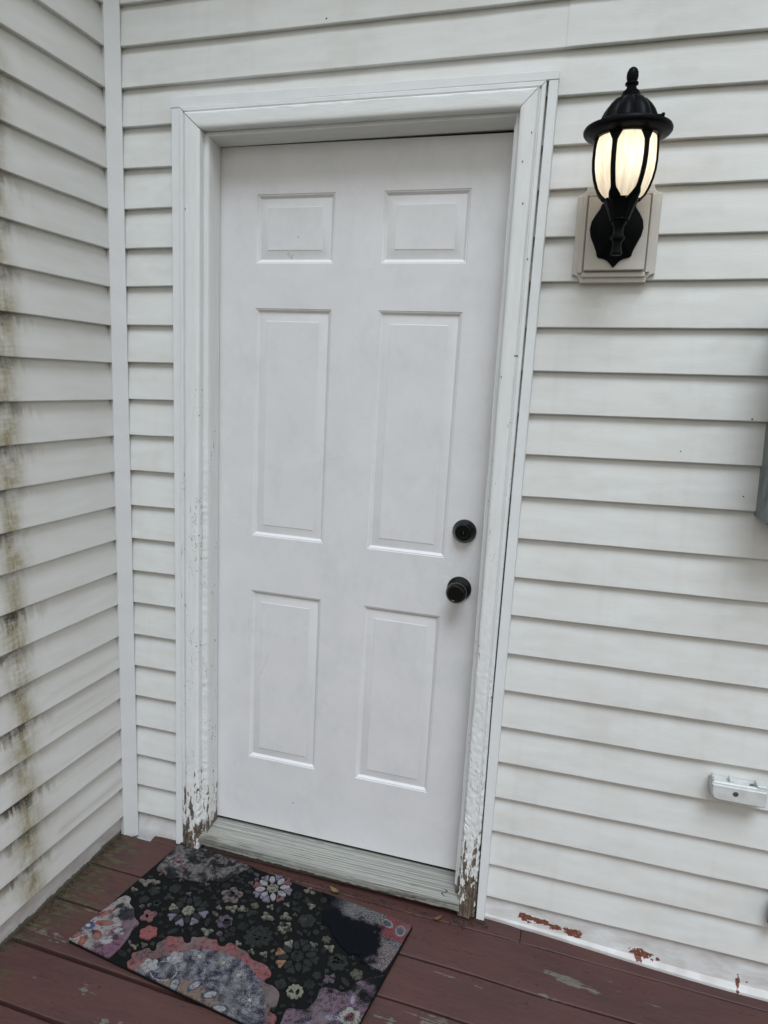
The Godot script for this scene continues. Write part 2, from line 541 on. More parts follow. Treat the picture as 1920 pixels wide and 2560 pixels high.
# ---------------- deck
func make_deck() -> void:
	var d := Node3D.new()
	d.name = "deck"
	add_child(d)
	d.set_meta("kind", "structure")
	d.set_meta("label", "deck of red brown painted boards with worn grey patches")
	var im := picture(1200, 480, Vector2(-1.36, 0.0), Vector2(0.74, 0.84), deck_paint)
	var m := mat(Color(1, 1, 1), 0.62, tex(im), M.grain, 0.12)
	M.deck = m
	var xs := [-1.345, -1.1, -0.75, -0.34, 0.0, 0.32, 0.75, 1.6, 2.6]
	var es := [
		[0.026, 0.030, 0.042, 0.057, 0.053, 0.045, 0.048, 0.055, 0.055],
		[0.1765, 0.184, 0.195, 0.205, 0.210, 0.198, 0.198, 0.205, 0.21],
		[0.3305, 0.338, 0.342, 0.347, 0.352, 0.348, 0.350, 0.355, 0.36],
		[0.4945, 0.4995, 0.508, 0.512, 0.518, 0.523, 0.53, 0.54, 0.545],
		[0.656, 0.6595, 0.664, 0.668, 0.673, 0.678, 0.684, 0.69, 0.695]]
	for j in 14:
		var row := []
		for i in xs.size(): row.append(es[4][i] + 0.156 * (j + 1) + 0.002 * n1.get_noise_2d(i * 3.0, j * 5.0))
		es.append(row)
	var gaps := [0.0032, 0.0060, 0.0068, 0.0115, 0.0105]
	# narrow ripped board against the wall, in two lengths
	board(d, xs, [-0.012, -0.012, -0.012, -0.012, -0.012, -0.012, -0.012, -0.012, -0.012], es[0], 0.0, 0.0012, -1.205, -0.0545)
	board(d, xs, [-0.012, -0.012, -0.012, -0.012, -0.012, -0.012, -0.012, -0.012, -0.012], es[0], 0.0, 0.0012, -0.0525, 2.6)
	for j in range(1, es.size()):
		var g0: float = 0.0012 if j == 1 else gaps[mini(j - 1, 4)] * 0.5
		board(d, xs, es[j - 1], es[j], g0, gaps[mini(j, 4)] * 0.5, -1.345 if j > 0 else -1.3, 2.6)
	begin()
	for x in [-1.3, -0.7, -0.1, 0.5, 1.1, 1.7, 2.3]:
		cbox(Vector3(x, -0.2, 0.0), Vector3(x + 0.04, DECK - 0.062, 2.86), 0.002)
	cbox(Vector3(-1.34, -0.5, 2.84), Vector3(2.6, DECK - 0.062, 2.87), 0.002)
	build("joist_frame", M.sheath, d)

func at_x(xs: Array, zs: Array, x: float) -> float:
	for i in xs.size() - 1:
		if x <= xs[i + 1]: return lerpf(zs[i], zs[i + 1], clampf((x - xs[i]) / (xs[i + 1] - xs[i]), 0, 1))
	return zs[-1]

func drop(x: float) -> float:
	return 0.028 * smoothstep(-0.3, 0.55, x)       # the deck has settled towards the right

func board(d: Node, xs: Array, back: Array, front: Array, gb: float, gf: float, x0: float, x1: float) -> void:
	begin()
	var rings := []
	var n := int((x1 - x0) / 0.03)
	var sd: float = front[0] * 91.0
	for i in n + 1:
		var x := lerpf(x0, x1, float(i) / n)
		var zb := at_x(xs, back, x) + gb + 0.0012 * n2.get_noise_2d(x * 14.0, sd)
		var zf := at_x(xs, front, x) - gf + 0.0012 * n2.get_noise_2d(x * 14.0, sd + 30.0)
		var y := DECK + 0.0012 * n1.get_noise_2d(x * 2.0, sd) - 0.001 - drop(x)
		var cup := 0.0008 * n1.get_noise_2d(x * 1.2, sd + 50.0)
		var e := 0.0035
		if i == 0 or i == n: y -= 0.002
		rings.append(PackedVector3Array([Vector3(x, y - 0.026, zb), Vector3(x, y - e, zb), Vector3(x, y - e * 0.3, zb + e * 0.3), Vector3(x, y + cup, zb + e), Vector3(x, y, (zb + zf) * 0.5), Vector3(x, y + cup, zf - e), Vector3(x, y - e * 0.3, zf - e * 0.3), Vector3(x, y - e, zf), Vector3(x, y - 0.026, zf)]))
	skin(rings, true)
	build("deck_board", M.deck, d, func(p): return Vector2((p.x + 1.36) / 2.1, p.z / 0.84 + (p.y - DECK) * 0.4), 50.0)

func deck_paint(x: float, z: float) -> Color:
	var g := n1.get_noise_2d(x * 6.0, z * 130.0)            # along the grain
	var f := n2.get_noise_2d(x * 26.0, z * 420.0)
	var big := n3.get_noise_2d(x * 2.6, z * 7.0)
	var blot := n1.get_noise_2d(x * 24.0 + 7.0, z * 44.0)
	var c := Color(0.056, 0.0218, 0.0200)
	c = c.lerp(Color(0.068, 0.0262, 0.0212), clampf(0.5 + big * 1.2, 0, 1))
	c = c * (1.0 + 0.16 * g + 0.14 * f)
	# worn through to grey-green wood
	var wear := g * 0.55 + blot * 0.75 - 0.92 + 0.12 * big
	for q in [[0.07, 0.128, 0.06, 0.013, 0.9], [0.125, 0.136, 0.03, 0.010, 0.75], [0.16, 0.09, 0.022, 0.005, 0.35], [0.19, 0.105, 0.012, 0.006, 0.3], [0.05, 0.198, 0.035, 0.008, 0.55], [-0.2, 0.232, 0.06, 0.003, 0.4], [0.27, 0.12, 0.016, 0.004, 0.35], [-1.03, 0.565, 0.016, 0.014, 0.75], [-1.005, 0.57, 0.014, 0.005, 0.7], [-0.93, 0.63, 0.022, 0.012, 0.65], [-0.89, 0.625, 0.024, 0.010, 0.7], [-1.23, 0.455, 0.06, 0.013, 0.75], [-1.18, 0.345, 0.03, 0.005, 0.5], [-1.16, 0.58, 0.010, 0.004, 0.5], [-0.14, 0.39, 0.12, 0.03, 0.75], [0.02, 0.41, 0.1, 0.02, 0.6], [-0.3, 0.41, 0.05, 0.015, 0.5]]:
		var dd := pow((x - q[0]) / q[2], 2) + pow((z - q[1] - 0.10 * (x - q[0])) / q[3], 2)
		if dd < 2.5: wear = maxf(wear, q[4] * (1.0 - dd * 0.75) + g * 0.9 + blot * 0.9 - 0.42)
	if wear > 0.0:
		var wood := Color(0.085, 0.083, 0.058).lerp(Color(0.14, 0.136, 0.105), clampf(0.5 + f * 1.3 + g * 0.6, 0, 1))
		c = c.lerp(wood, smoothstep(0.0, 0.12, wear) * 0.85)
	elif wear > -0.05:
		c = c * 0.8
	# splits along the grain
	var crack := absf(n2.get_noise_2d(x * 1.7 + 31.0, z * 36.0 + 5.0))
	if crack < 0.006 and n1.get_noise_2d(x * 3.0, z * 30.0 + 60.0) > 0.05: c = c * 0.35
	# moss and grime grown out from the side wall, in ragged fingers along the grain
	var moss := -1.335 + 0.10 + 0.10 * n1.get_noise_2d(3.0, z * 28.0) + 0.07 * n2.get_noise_2d(x * 8.0, z * 120.0) - x
	moss += 0.05 * smoothstep(0.36, 0.22, absf(z - 0.26) + 0.1)
	if moss > 0.0:
		c = c.lerp(Color(0.022, 0.023, 0.012).lerp(Color(0.07, 0.06, 0.03), clampf(0.5 + g + blot, 0, 1)), clampf(moss * 14.0, 0, 0.92) * clampf(0.65 + blot, 0, 1))
	# nail heads
	for q in [[0.0, 0.175], [-0.045, 0.185], [-0.02, 0.24], [-0.01, 0.085], [-1.0, 0.55], [-0.32, 0.14]]:
		if pow(x - q[0], 2) + pow(z - q[1], 2) < 0.000012: c = Color(0.02, 0.014, 0.012)
	return srgb8(c, 1.0)

# ---------------- eave above the frame
func make_eave() -> void:
	var e := thing("roof_eave", "white boxed roof eave with gutter above the door wall", "eave")
	begin()
	cbox(Vector3(-1.5, 2.74, -0.2), Vector3(2.6, 2.77, 0.18), 0.003)
	build("soffit", M.soffit, e)
	begin()
	cbox(Vector3(-1.5, 2.735, 0.18), Vector3(2.6, 2.93, 0.205), 0.003)
	build("fascia", M.trim, e)
	begin()
	var r := []
	for x in [-1.5, 2.6]:
		r.append(PackedVector3Array([Vector3(x, 2.80, 0.206), Vector3(x, 2.80, 0.26), Vector3(x, 2.85, 0.29), Vector3(x, 2.90, 0.31), Vector3(x, 2.90, 0.206)]))
	skin(r, true)
	build("gutter", M.cap, e)

# ---------------- door frame
# x of the frame's edges by height: [bottom, low, top]
func edge(e: Array, y: float) -> float:
	if y < 0.6: return lerpf(e[0], e[1], y / 0.6)
	return lerpf(e[1], e[2], (y - 0.6) / 1.5)

const LJ := [-1.1200, -1.1125, -1.1036]     # outer edge of the left channel
const LO := [-1.0930, -1.0900, -1.0765]     # outer edge of the left casing
const LI := [-1.0320, -1.0285, -1.0120]     # its inner edge
const LA := [-1.0125, -1.0095, -0.9965]     # inner face of the left jamb
const RJ := [-0.1538, -0.1462, -0.1238]
const RO := [-0.1788, -0.1755, -0.1495]
const RI := [-0.2303, -0.2205, -0.2025]
const RA := [-0.2400, -0.2300, -0.2120]
const PROF := [[0.0, -0.010], [0.0, 0.0195], [0.03, 0.0215], [0.17, 0.0215], [0.20, 0.0185], [0.24, 0.0190], [0.28, 0.0265], [0.33, 0.0290], [0.40, 0.0290], [0.50, 0.0290], [0.60, 0.0290], [0.70, 0.0290], [0.80, 0.0290], [0.90, 0.0285], [0.97, 0.0265], [1.0, 0.0235], [1.0, 0.012], [1.0, -0.008]]

func rough_out(y: float, w: float, amount: float, sd: float) -> float:
	# thick old paint: ridges and bubbles, worse towards the rotten foot
	var k := amount * (smoothstep(1.25, 0.1, y) * 0.9 + 0.06)
	var a := n1.get_noise_2d(w * 9.0 + sd, y * 26.0)
	var b := n2.get_noise_2d(w * 22.0 + sd, y * 75.0)
	return k * (0.0016 * a + 0.0014 * b - 0.0015 * smoothstep(0.25, 0.32, b + a * 0.6))

func casing(f: Node, eo: Array, ei: Array, y0: float, to: float, ti: float, amount: float, sd: float, m: Material, uv2f: Callable) -> void:
	begin()
	var rings := []
	var n := int((to - y0) / 0.006)
	for i in n + 1:
		var s := float(i) / n
		var r := PackedVector3Array()
		for q in PROF:
			var yt := lerpf(to, ti, q[0])
			var y := lerpf(y0, yt, s)
			if i == 0: y += 0.006 * n2.get_noise_2d(q[0] * 20.0, sd * 3.0)
			var x := lerpf(edge(eo, y), edge(ei, y), q[0])
			var z: float = q[1]
			if z > 0.01:
				z += rough_out(y, q[0], amount, sd)
				var e := amount * smoothstep(0.5, 0.0, y)
				if q[0] > 0.9: x += signf(eo[0] - ei[0]) * absf(n2.get_noise_2d(y * 40.0, sd)) * 0.010 * e
				if q[0] < 0.1: x -= signf(eo[0] - ei[0]) * absf(n2.get_noise_2d(y * 30.0, sd + 9.0)) * 0.006 * e
			r.append(Vector3(x, y, z))
		rings.append(r)
	skin(rings, true)
	build("casing", m, f, func(p): return Vector2(p.x * 9.0 + p.z * 9.0, p.y * 1.2), 42.0, uv2f)

func flake(x: float, y: float, sd: float, amount: float) -> Color:
	var a := n1.get_noise_2d(x * 42.0 + sd, y * 8.0)
	var b := n2.get_noise_2d(x * 130.0 + sd, y * 26.0)
	var low := smoothstep(0.55, 0.0, y) * 0.55 + smoothstep(0.16, 0.0, y) * 0.35
	var v := a * 0.75 + b * 0.45 - 0.92 + low * 1.35 * amount + 0.16 * smoothstep(0.15, 0.3, n3.get_noise_2d(x * 8.0 + sd, y * 2.2)) * smoothstep(1.4, 0.9, y)
	for q in [[-1.052, 1.86], [-0.185, 1.93], [-0.178, 1.84], [-0.2, 1.45], [-0.169, 1.99], [-0.163, 1.72], [-0.172, 1.5]]:
		if Vector2(x - q[0], (y - q[1]) * 0.5).length() < 0.0016: v = 0.1
	var crack := absf(n1.get_noise_2d(x * 70.0 + sd * 2.0, y * 4.5 + 3.0))
	if v > 0.0:
		var wood := Color(0.06, 0.04, 0.027).lerp(Color(0.16, 0.13, 0.10), clampf(0.5 + 1.4 * b, 0, 1))
		return srgb8(wood, 1.0)
	if v > -0.03: return srgb8(Color(0.42, 0.40, 0.37), 0.8)
	if crack < 0.012 and n2.get_noise_2d(x * 20.0 + 5.0, y * 5.0 + sd) > 0.12 - low * 0.5 + smoothstep(1.2, 1.7, y): return srgb8(Color(0.1, 0.08, 0.065), 0.85)
	var grime := clampf(n3.get_noise_2d(x * 14.0, y * 4.0 + sd), 0, 1)
	return srgb8(Color(0.5, 0.47, 0.42), grime * 0.12)

func make_door_frame() -> void:
	var f := thing("door_frame", "white wooden door casing with peeling paint and rotten feet", "door frame")
	# left casing and jamb share one paint picture, the right one has its own
	var iml := picture(96, 1400, Vector2(-1.11, 2.15), Vector2(-0.98, -0.03), func(x, y): return flake(x, y, 3.0, 0.95))
	var imr := picture(96, 1400, Vector2(-0.26, 2.15), Vector2(-0.13, -0.03), func(x, y): return flake(x, y, 61.0, 1.05))
	var ml := with_detail(M.trim, iml)
	var mr := with_detail(M.trim, imr)
	var ul := func(p): return Vector2((p.x + 1.11 + (p.z - 0.02) * 0.5) / 0.13, (2.15 - p.y) / 2.18)
	var ur := func(p): return Vector2((p.x + 0.26 + (p.z - 0.02) * 0.5) / 0.13, (2.15 - p.y) / 2.18)
	casing(f, LO, LI, -0.012, 2.1115, 2.0525, 0.75, 3.0, ml, ul)
	casing(f, RO, RI, -0.014, 2.0975, 2.0440, 1.9, 61.0, mr, ur)
	# head casing, mitred
	begin()
	var rings := []
	for i in 41:
		var s := i / 40.0
		var r := PackedVector3Array()
		for q in PROF:
			var x := lerpf(lerpf(edge(LO, 2.11) + 0.001, edge(LI, 2.05) + 0.0015, q[0]), lerpf(edge(RO, 2.1) - 0.001, edge(RI, 2.05) - 0.0015, q[0]), s)
			var y := lerpf(lerpf(2.1125, 2.0535, q[0]), lerpf(2.0985, 2.0445, q[0]), s)
			r.append(Vector3(x, y, q[1] + (0.0005 * n1.get_noise_2d(s * 20.0, q[0] * 4.0) if q[1] > 0.01 else 0.0)))
		rings.append(r)
	skin(rings, true)
	build("casing", M.trim, f, func(p): return Vector2(p.y * 9.0 + p.z * 9.0, p.x * 1.2), 42.0)
	# channels that receive the siding
	channel(f, LJ, LO, -0.018, 2.1120, 0.0)
	channel(f, RJ, RO, -0.020, 2.1000, 0.0032)
	begin()
	rings = []
	for i in 30:
		var s := i / 29.0
		var x := lerpf(-1.1045, -0.1232, s)
		var yt := lerpf(2.1395, 2.1195, s) + 0.0008 * n1.get_noise_2d(s * 8.0, 1.0)
		var yb := lerpf(2.1130, 2.1005, s)
		rings.append(PackedVector3Array([Vector3(x, yt, -0.012), Vector3(x, yt, 0.0145), Vector3(x, yt - 0.0015, 0.0165), Vector3(x, yb + 0.0015, 0.0165), Vector3(x, yb, 0.015), Vector3(x, yb, -0.012)]))
	skin(rings, true)
	build("siding_channel", M.cap, f)
	# jambs
	begin()
	rings = []
	for i in 351:
		var y := lerpf(0.012, 2.046, i / 350.0)
		var xo := edge(LI, y)
		var xi := edge(LA, y)
		var e := smoothstep(0.35, 0.0, y)
		var bub := 0.0035 * absf(n1.get_noise_2d(y * 34.0, 5.0)) * smoothstep(0.95, 0.55, absf(y - 0.45))
		var rot := smoothstep(0.085, 0.05, y) * (0.009 + 0.006 * n2.get_noise_2d(y * 90.0, 2.0))
		rings.append(PackedVector3Array([Vector3(xo - 0.006, y, -0.06), Vector3(xo - 0.006, y, 0.0035), Vector3(xo + 0.003, y, 0.0055 - rot + bub), Vector3(xi - 0.004, y, 0.006 + bub - rot), Vector3(xi - 0.001 + bub * 0.5 - rot, y, 0.003), Vector3(xi - rot * 0.8, y, -0.010 + 0.001 * n2.get_noise_2d(y * 30.0, 6.0)), Vector3(xi - rot * 0.6, y, -0.03), Vector3(xi - rot * 0.4, y, -0.052), Vector3(xi - 0.0035, y, -0.0535), Vector3(xi - 0.0035, y, -0.075)]))
	skin(rings, true)
	build("jamb", ml, f, func(p): return Vector2(p.x * 9.0 + p.z * 9.0, p.y * 1.2), 42.0, func(p): return Vector2((p.x + 1.11 + (0.02 - p.z) * 0.5) / 0.13, (2.15 - p.y) / 2.18))
	begin()
	rings = []
	for i in 121:
		var y := lerpf(0.012, 2.046, i / 120.0)
		var xo := edge(RI, y)
		var xi := edge(RA, y) + 0.0012 * n1.get_noise_2d(y * 6.0, 14.0)
		rings.append(PackedVector3Array([Vector3(xo + 0.006, y, -0.06), Vector3(xo + 0.006, y, 0.0035), Vector3(xi + 0.002, y, 0.006), Vector3(xi, y, 0.004), Vector3(xi, y, -0.03), Vector3(xi, y, -0.0535), Vector3(xi + 0.003, y, -0.0545), Vector3(xi + 0.003, y, -0.075)]))
	skin(rings, true)
	build("jamb", mr, f, func(p): return Vector2(p.x * 9.0 + p.z * 9.0, p.y * 1.2), 42.0, ur)
	begin()
	rings = []
	for i in 31:
		var s := i / 30.0
		var x := lerpf(-1.016, -0.212, s)
		var y := lerpf(2.0405, 2.0345, s)
		rings.append(PackedVector3Array([Vector3(x, y + 0.02, -0.06), Vector3(x, y + 0.012, 0.003), Vector3(x, y + 0.001, 0.0055), Vector3(x, y, 0.003), Vector3(x, y - 0.0015, -0.012), Vector3(x, y - 0.008, -0.0525), Vector3(x, y - 0.0045, -0.054), Vector3(x, y - 0.0045, -0.075)]))
	skin(rings, true)
	build("jamb", M.trim, f, func(p): return Vector2(p.y * 9.0 + p.z * 9.0, p.x * 1.2), 42.0)
	# weather strip along the lock side
	begin()
	rings = []
	for i in 61:
		var y := lerpf(0.06, 2.018, i / 60.0)
		var x := edge(RA, y) + 0.0005 + 0.0016 * n2.get_noise_2d(y * 5.0, 2.0)
		rings.append(PackedVector3Array([Vector3(x + 0.004, y, -0.02), Vector3(x + 0.004, y, 0.002), Vector3(x - 0.003, y, 0.0015), Vector3(x - 0.0045, y, -0.002), Vector3(x - 0.0045, y, -0.02)]))
	skin(rings, true)
	build("weather_strip", M.cap, f)
	# threshold
	var mt := mat(Color(1, 1, 1), 0.6, tex(picture(700, 160, Vector2(-1.05, -0.07), Vector2(-0.2, 0.08), sill_wood)), M.grain, 0.08)
	begin()
	rings = []
	for i in 121:
		var s := i / 120.0
		var x := lerpf(-1.034, -0.222, s)
		var front := lerpf(0.0235, 0.0375, s) + 0.0015 * n2.get_noise_2d(s * 30.0, 4.0)
		var r := PackedVector3Array()
		r.append(Vector3(x, 0.0, -0.075))
		r.append(Vector3(x, 0.045, -0.075))
		for j in 21:
			var t := j / 20.0
			var z := lerpf(-0.062, front - 0.002, t)
			var y := lerpf(0.0470, 0.0305, t) + (0.0007 if j % 2 == 0 else -0.0008) + 0.0004 * n1.get_noise_2d(s * 12.0, t * 9.0)
			r.append(Vector3(x, y, z))
		r.append(Vector3(x, 0.0285, front + 0.0005))
		r.append(Vector3(x, 0.0175, front + 0.0005 + 0.0008 * n2.get_noise_2d(s * 60.0, 9.0)))
		r.append(Vector3(x, 0.0160, front - 0.003))
		r.append(Vector3(x, 0.0145, front - 0.002))
		r.append(Vector3(x, 0.0045 + 0.004 * n2.get_noise_2d(s * 30.0, 21.0), front - 0.003))
		r.append(Vector3(x, 0.0, front - 0.010))
		rings.append(r)
	skin(rings, true)
	build("threshold", mt, f, func(p): return Vector2((p.x + 1.05) / 0.85, (p.z + 0.07 + (0.03 - p.y) * 0.4) / 0.15), 40.0)
	begin()
	cbox(Vector3(-1.03, DECK - 0.02, -0.075), Vector3(-0.225, 0.0, 0.005), 0.001)
	build("sub_sill", M.sheath, f)

func sill_wood(x: float, z: float) -> Color:
	var g := n1.get_noise_2d(x * 0.8, z * 170.0) * 1.3
	var f := n2.get_noise_2d(x * 10.0, z * 620.0)
	var blot := n3.get_noise_2d(x * 6.0, z * 22.0)
	var c := Color(0.31, 0.308, 0.28).lerp(Color(0.175, 0.172, 0.15), clampf(0.45 + g * 1.3, 0, 1))
	c = c * (1.0 + 0.25 * f)
	var stain := blot * 0.7 + g * 0.3 - 0.36 + 0.5 * exp(-pow((x + 0.83) / 0.08, 2) - pow((z - 0.012) / 0.012, 2)) + 0.5 * exp(-pow((x + 0.98) / 0.05, 2) - pow((z - 0.018) / 0.009, 2))
	if stain > 0.0: c = c.lerp(Color(0.115, 0.095, 0.07), clampf(stain * 3.0, 0, 0.75))
	if absf(x + 0.268 + 0.006 * sin((z - 0.01) * 300.0)) < 0.0022 and z > -0.002 and z < 0.024: c = Color(0.03, 0.028, 0.022)
	if z > 0.032 + 0.002 * f and g > 0.15: c = c.lerp(Color(0.09, 0.085, 0.065), 0.7)
	return srgb8(c, 1.0)

func channel(f: Node, eo: Array, ei: Array, y0: float, y1: float, gap: float) -> void:
	begin()
	var rings := []
	var sg := signf(ei[0] - eo[0])
	for i in 60:
		var y := lerpf(y0, y1, i / 59.0)
		var xo := edge(eo, y) + 0.0006 * n1.get_noise_2d(y * 3.0, 17.0)
		var xi := edge(ei, y) - sg * (0.0012 + gap * (0.35 + 0.65 * clampf(y / 2.0, 0, 1)))
		rings.append(PackedVector3Array([Vector3(xo, y, -0.012), Vector3(xo, y, 0.0135), Vector3(xo + sg * 0.0015, y, 0.0155), Vector3(xi - sg * 0.0012, y, 0.0155), Vector3(xi, y, 0.014), Vector3(xi, y, -0.012)]))
	skin(rings, true)
	build("siding_channel", M.cap, f)

# ---------------- door
const ZD := -0.06
func dx(s: float, y: float) -> float:
	var l := lerpf(-1.0125, -0.9975, (y - 0.053) / 1.98)
	var r := lerpf(-0.2640, -0.2258, (y - 0.045) / 1.976)
	return lerpf(l, r, s)

func dp(s: float, y: float, z: float) -> Vector3:
	return Vector3(dx(s, y), y - 0.012 * s * clampf(y / 1.0, 0, 1), ZD + z)

func door_stain(s: float, y: float) -> Color:
	# faint grime, a few scuffs and scratches
	var x := s * 0.77
	for c in [[0.207, 1.752, 0.007], [0.2, 1.758, 0.004], [0.23, 1.80, 0.004]]:
		var d := Vector2(x - c[0], y - c[1]).length() + 0.004 * n2.get_noise_2d(x * 400.0, y * 400.0)
		if d < c[2] and n1.get_noise_2d(x * 300.0, y * 300.0) > 0.0: return srgb8(Color(0.2, 0.2, 0.19), 0.6)
	for c in [[0.155, 0.59, 0.012, 0.75], [0.10, 0.69, -0.0005, 0.45]]:
		var t: float = (y - c[1]) / 0.035
		if absf(t) < 1.0 and absf(x - c[0] - c[2] * t) < 0.0009: return srgb8(Color(0.3, 0.3, 0.31), c[3] * 0.6)
	if Vector2(x - 0.262, y - 0.158).length() < 0.0022: return srgb8(Color(0.08, 0.08, 0.08), 0.9)
	var g := clampf(n1.get_noise_2d(x * 7.0, y * 5.0 + 20.0) + 0.7 * n2.get_noise_2d(x * 30.0, y * 22.0), 0, 1) * 0.2
	var hand := exp(-pow((x - 0.70) / 0.05, 2) - pow((y - 0.93) / 0.13, 2)) * clampf(n2.get_noise_2d(x * 60.0, y * 60.0) + 0.15, 0, 1) * 0.3
	var scuff := clampf(n2.get_noise_2d(x * 9.0, y * 160.0) - 0.25, 0, 1) * clampf(n1.get_noise_2d(x * 6.0 + 8.0, y * 6.0), 0, 1) * 0.9
	g = clampf(g + hand + scuff, 0, 0.5)
	return srgb8(Color(0.45, 0.47, 0.45), g)

func make_door() -> void:
	var d := thing("door", "white six panel entry door with black knob and deadbolt", "door")
	var im := picture(400, 1000, Vector2(0, 2.05), Vector2(1, 0.03), door_stain)
	var md := with_detail(M.door, im)
	var uv2 := func(p): return Vector2((p.x - dx(0, p.y)) / (dx(1, p.y) - dx(0, p.y)), (2.05 - p.y) / 2.02)
	var ss := [-0.006, 0.1385, 0.428, 0.5975, 0.885, 1.055]
	var ys := [0.0585, 0.2835, 0.8165, 0.9815, 1.6195, 1.7365, 1.9125, 2.0335]
	begin()
	for i in 5:
		for j in 7:
			if (i == 1 or i == 3) and (j == 1 or j == 3 or j == 5): continue
			for k in 4:
				var a := lerpf(ys[j], ys[j + 1], k / 4.0)
				var b := lerpf(ys[j], ys[j + 1], (k + 1) / 4.0)
				quad(dp(ss[i], a, 0), dp(ss[i + 1], a, 0), dp(ss[i + 1], b, 0), dp(ss[i], b, 0))
	# edges of the slab and its back
	quad(dp(ss[0], ys[0], -0.044), dp(ss[5], ys[0], -0.044), dp(ss[5], ys[0], 0), dp(ss[0], ys[0], 0))
	quad(dp(ss[0], ys[7], 0), dp(ss[5], ys[7], 0), dp(ss[5], ys[7], -0.044), dp(ss[0], ys[7], -0.044))
	quad(dp(ss[0], ys[0], -0.044), dp(ss[0], ys[0], 0), dp(ss[0], ys[7], 0), dp(ss[0], ys[7], -0.044))
	quad(dp(ss[5], ys[0], 0), dp(ss[5], ys[0], -0.044), dp(ss[5], ys[7], -0.044), dp(ss[5], ys[7], 0))
	quad(dp(ss[5], ys[0], -0.044), dp(ss[0], ys[0], -0.044), dp(ss[0], ys[7], -0.044), dp(ss[5], ys[7], -0.044))
	build("slab", md, d, NO, 38.0, uv2)
	var w := 0.765
	for i in [1, 3]:
		for j in [1, 3, 5]:
			begin()
			var rings := []
			for q in [[0.0, 0.0], [0.0012, -0.0014], [0.004, -0.0022], [0.0085, -0.0063], [0.0105, -0.0074], [0.0135, -0.0072], [0.033, -0.0020], [0.0345, -0.0009], [0.0370, -0.0007]]:
				var e: float = q[0]
				rings.append(PackedVector3Array([dp(ss[i] + e / w, ys[j] + e, q[1]), dp(ss[i + 1] - e / w, ys[j] + e, q[1]), dp(ss[i + 1] - e / w, ys[j + 1] - e, q[1]), dp(ss[i] + e / w, ys[j + 1] - e, q[1])]))
			skin(rings, true, false, Vector3(0, 0, 1))
			var r: PackedVector3Array = rings[-1]
			quad(r[0], r[1], r[2], r[3])
			build("panel", md, d, NO, 24.0, uv2)
	# deadbolt
	begin()
	lathe([[0.0, 0.0], [0.0315, 0.0], [0.0318, 0.004], [0.030, 0.008], [0.0235, 0.021], [0.0215, 0.0235], [0.019, 0.024], [0.0175, 0.022], [0.012, 0.0215], [0.0, 0.0215]], 40, Vector3(-0.2835, 1.0495, ZD), true)
	var db := build("deadbolt", M.knob, d)
	begin()
	lathe([[0.0, 0.0], [0.0085, 0.0], [0.0085, 0.0025], [0.0075, 0.003], [0.0, 0.003]], 24, Vector3(-0.2835, 1.0495, ZD + 0.0214), true)
	build("keyway", M.black, db)
	begin()
	cbox(Vector3(-0.2841, 1.0455, ZD + 0.0235), Vector3(-0.2829, 1.0535, ZD + 0.0248), 0.0003)
	build("key_slot", M.steel, db)
	# knob
	begin()
	lathe([[0.0, 0.0], [0.0325, 0.0], [0.0328, 0.003], [0.030, 0.0075], [0.022, 0.010], [0.013, 0.012], [0.0115, 0.018], [0.0115, 0.028], [0.0, 0.028]], 40, Vector3(-0.2885, 0.8925, ZD), true)
	var kb := build("knob_rose", M.knob, d)
	begin()
	lathe([[0.0, 0.026], [0.012, 0.026], [0.0195, 0.030], [0.0255, 0.037], [0.0275, 0.045], [0.0268, 0.053], [0.0225, 0.0595], [0.0195, 0.0605], [0.0185, 0.0595], [0.0, 0.0595]], 40, Vector3(-0.2885, 0.8925, ZD), true)
	build("knob", M.knob, kb)

# ---------------- lantern and its block
const LX := 0.0285
func make_mounting_block() -> void:
	var b := thing("mounting_block", "beige plastic mounting block with notched corners behind the lantern", "mounting block")
	var put := func(u, v, h): return Vector3(u, v, h)
	var pl := PackedVector2Array()
	for c in [[-0.0620, 1.6675, 0.0], [0.1155, 1.6675, 90.0], [0.1155, 1.8735, 180.0], [-0.0620, 1.8735, 270.0]]:
		for k in 6:
			var a := deg_to_rad(c[2] + 90.0 - 18.0 * k)
			pl.append(Vector2(c[0] + cos(a) * 0.018, c[1] + sin(a) * 0.018))
	begin()
	slab_of(pl, put, -0.014, 0.010, 0.0016)
	build("flange", M.block, b)
	# raised rim round the plate; the open groove inside it is real
	begin()
	cbox(Vector3(-0.0408, 1.8525, 0.008), Vector3(0.0948, 1.8625, 0.0175), 0.0014)
	cbox(Vector3(-0.0408, 1.6790, 0.008), Vector3(0.0948, 1.6890, 0.0175), 0.0014)
	cbox(Vector3(-0.0500, 1.6880, 0.008), Vector3(-0.0405, 1.8535, 0.0174), 0.0014)
	cbox(Vector3(0.0945, 1.6880, 0.008), Vector3(0.1035, 1.8535, 0.0174), 0.0014)
	build("rim", M.block, b)
	begin()
	cbox(Vector3(-0.0372, 1.6925, 0.008), Vector3(0.0912, 1.8495, 0.0265), 0.0016)
	build("center_plate", M.block, b)

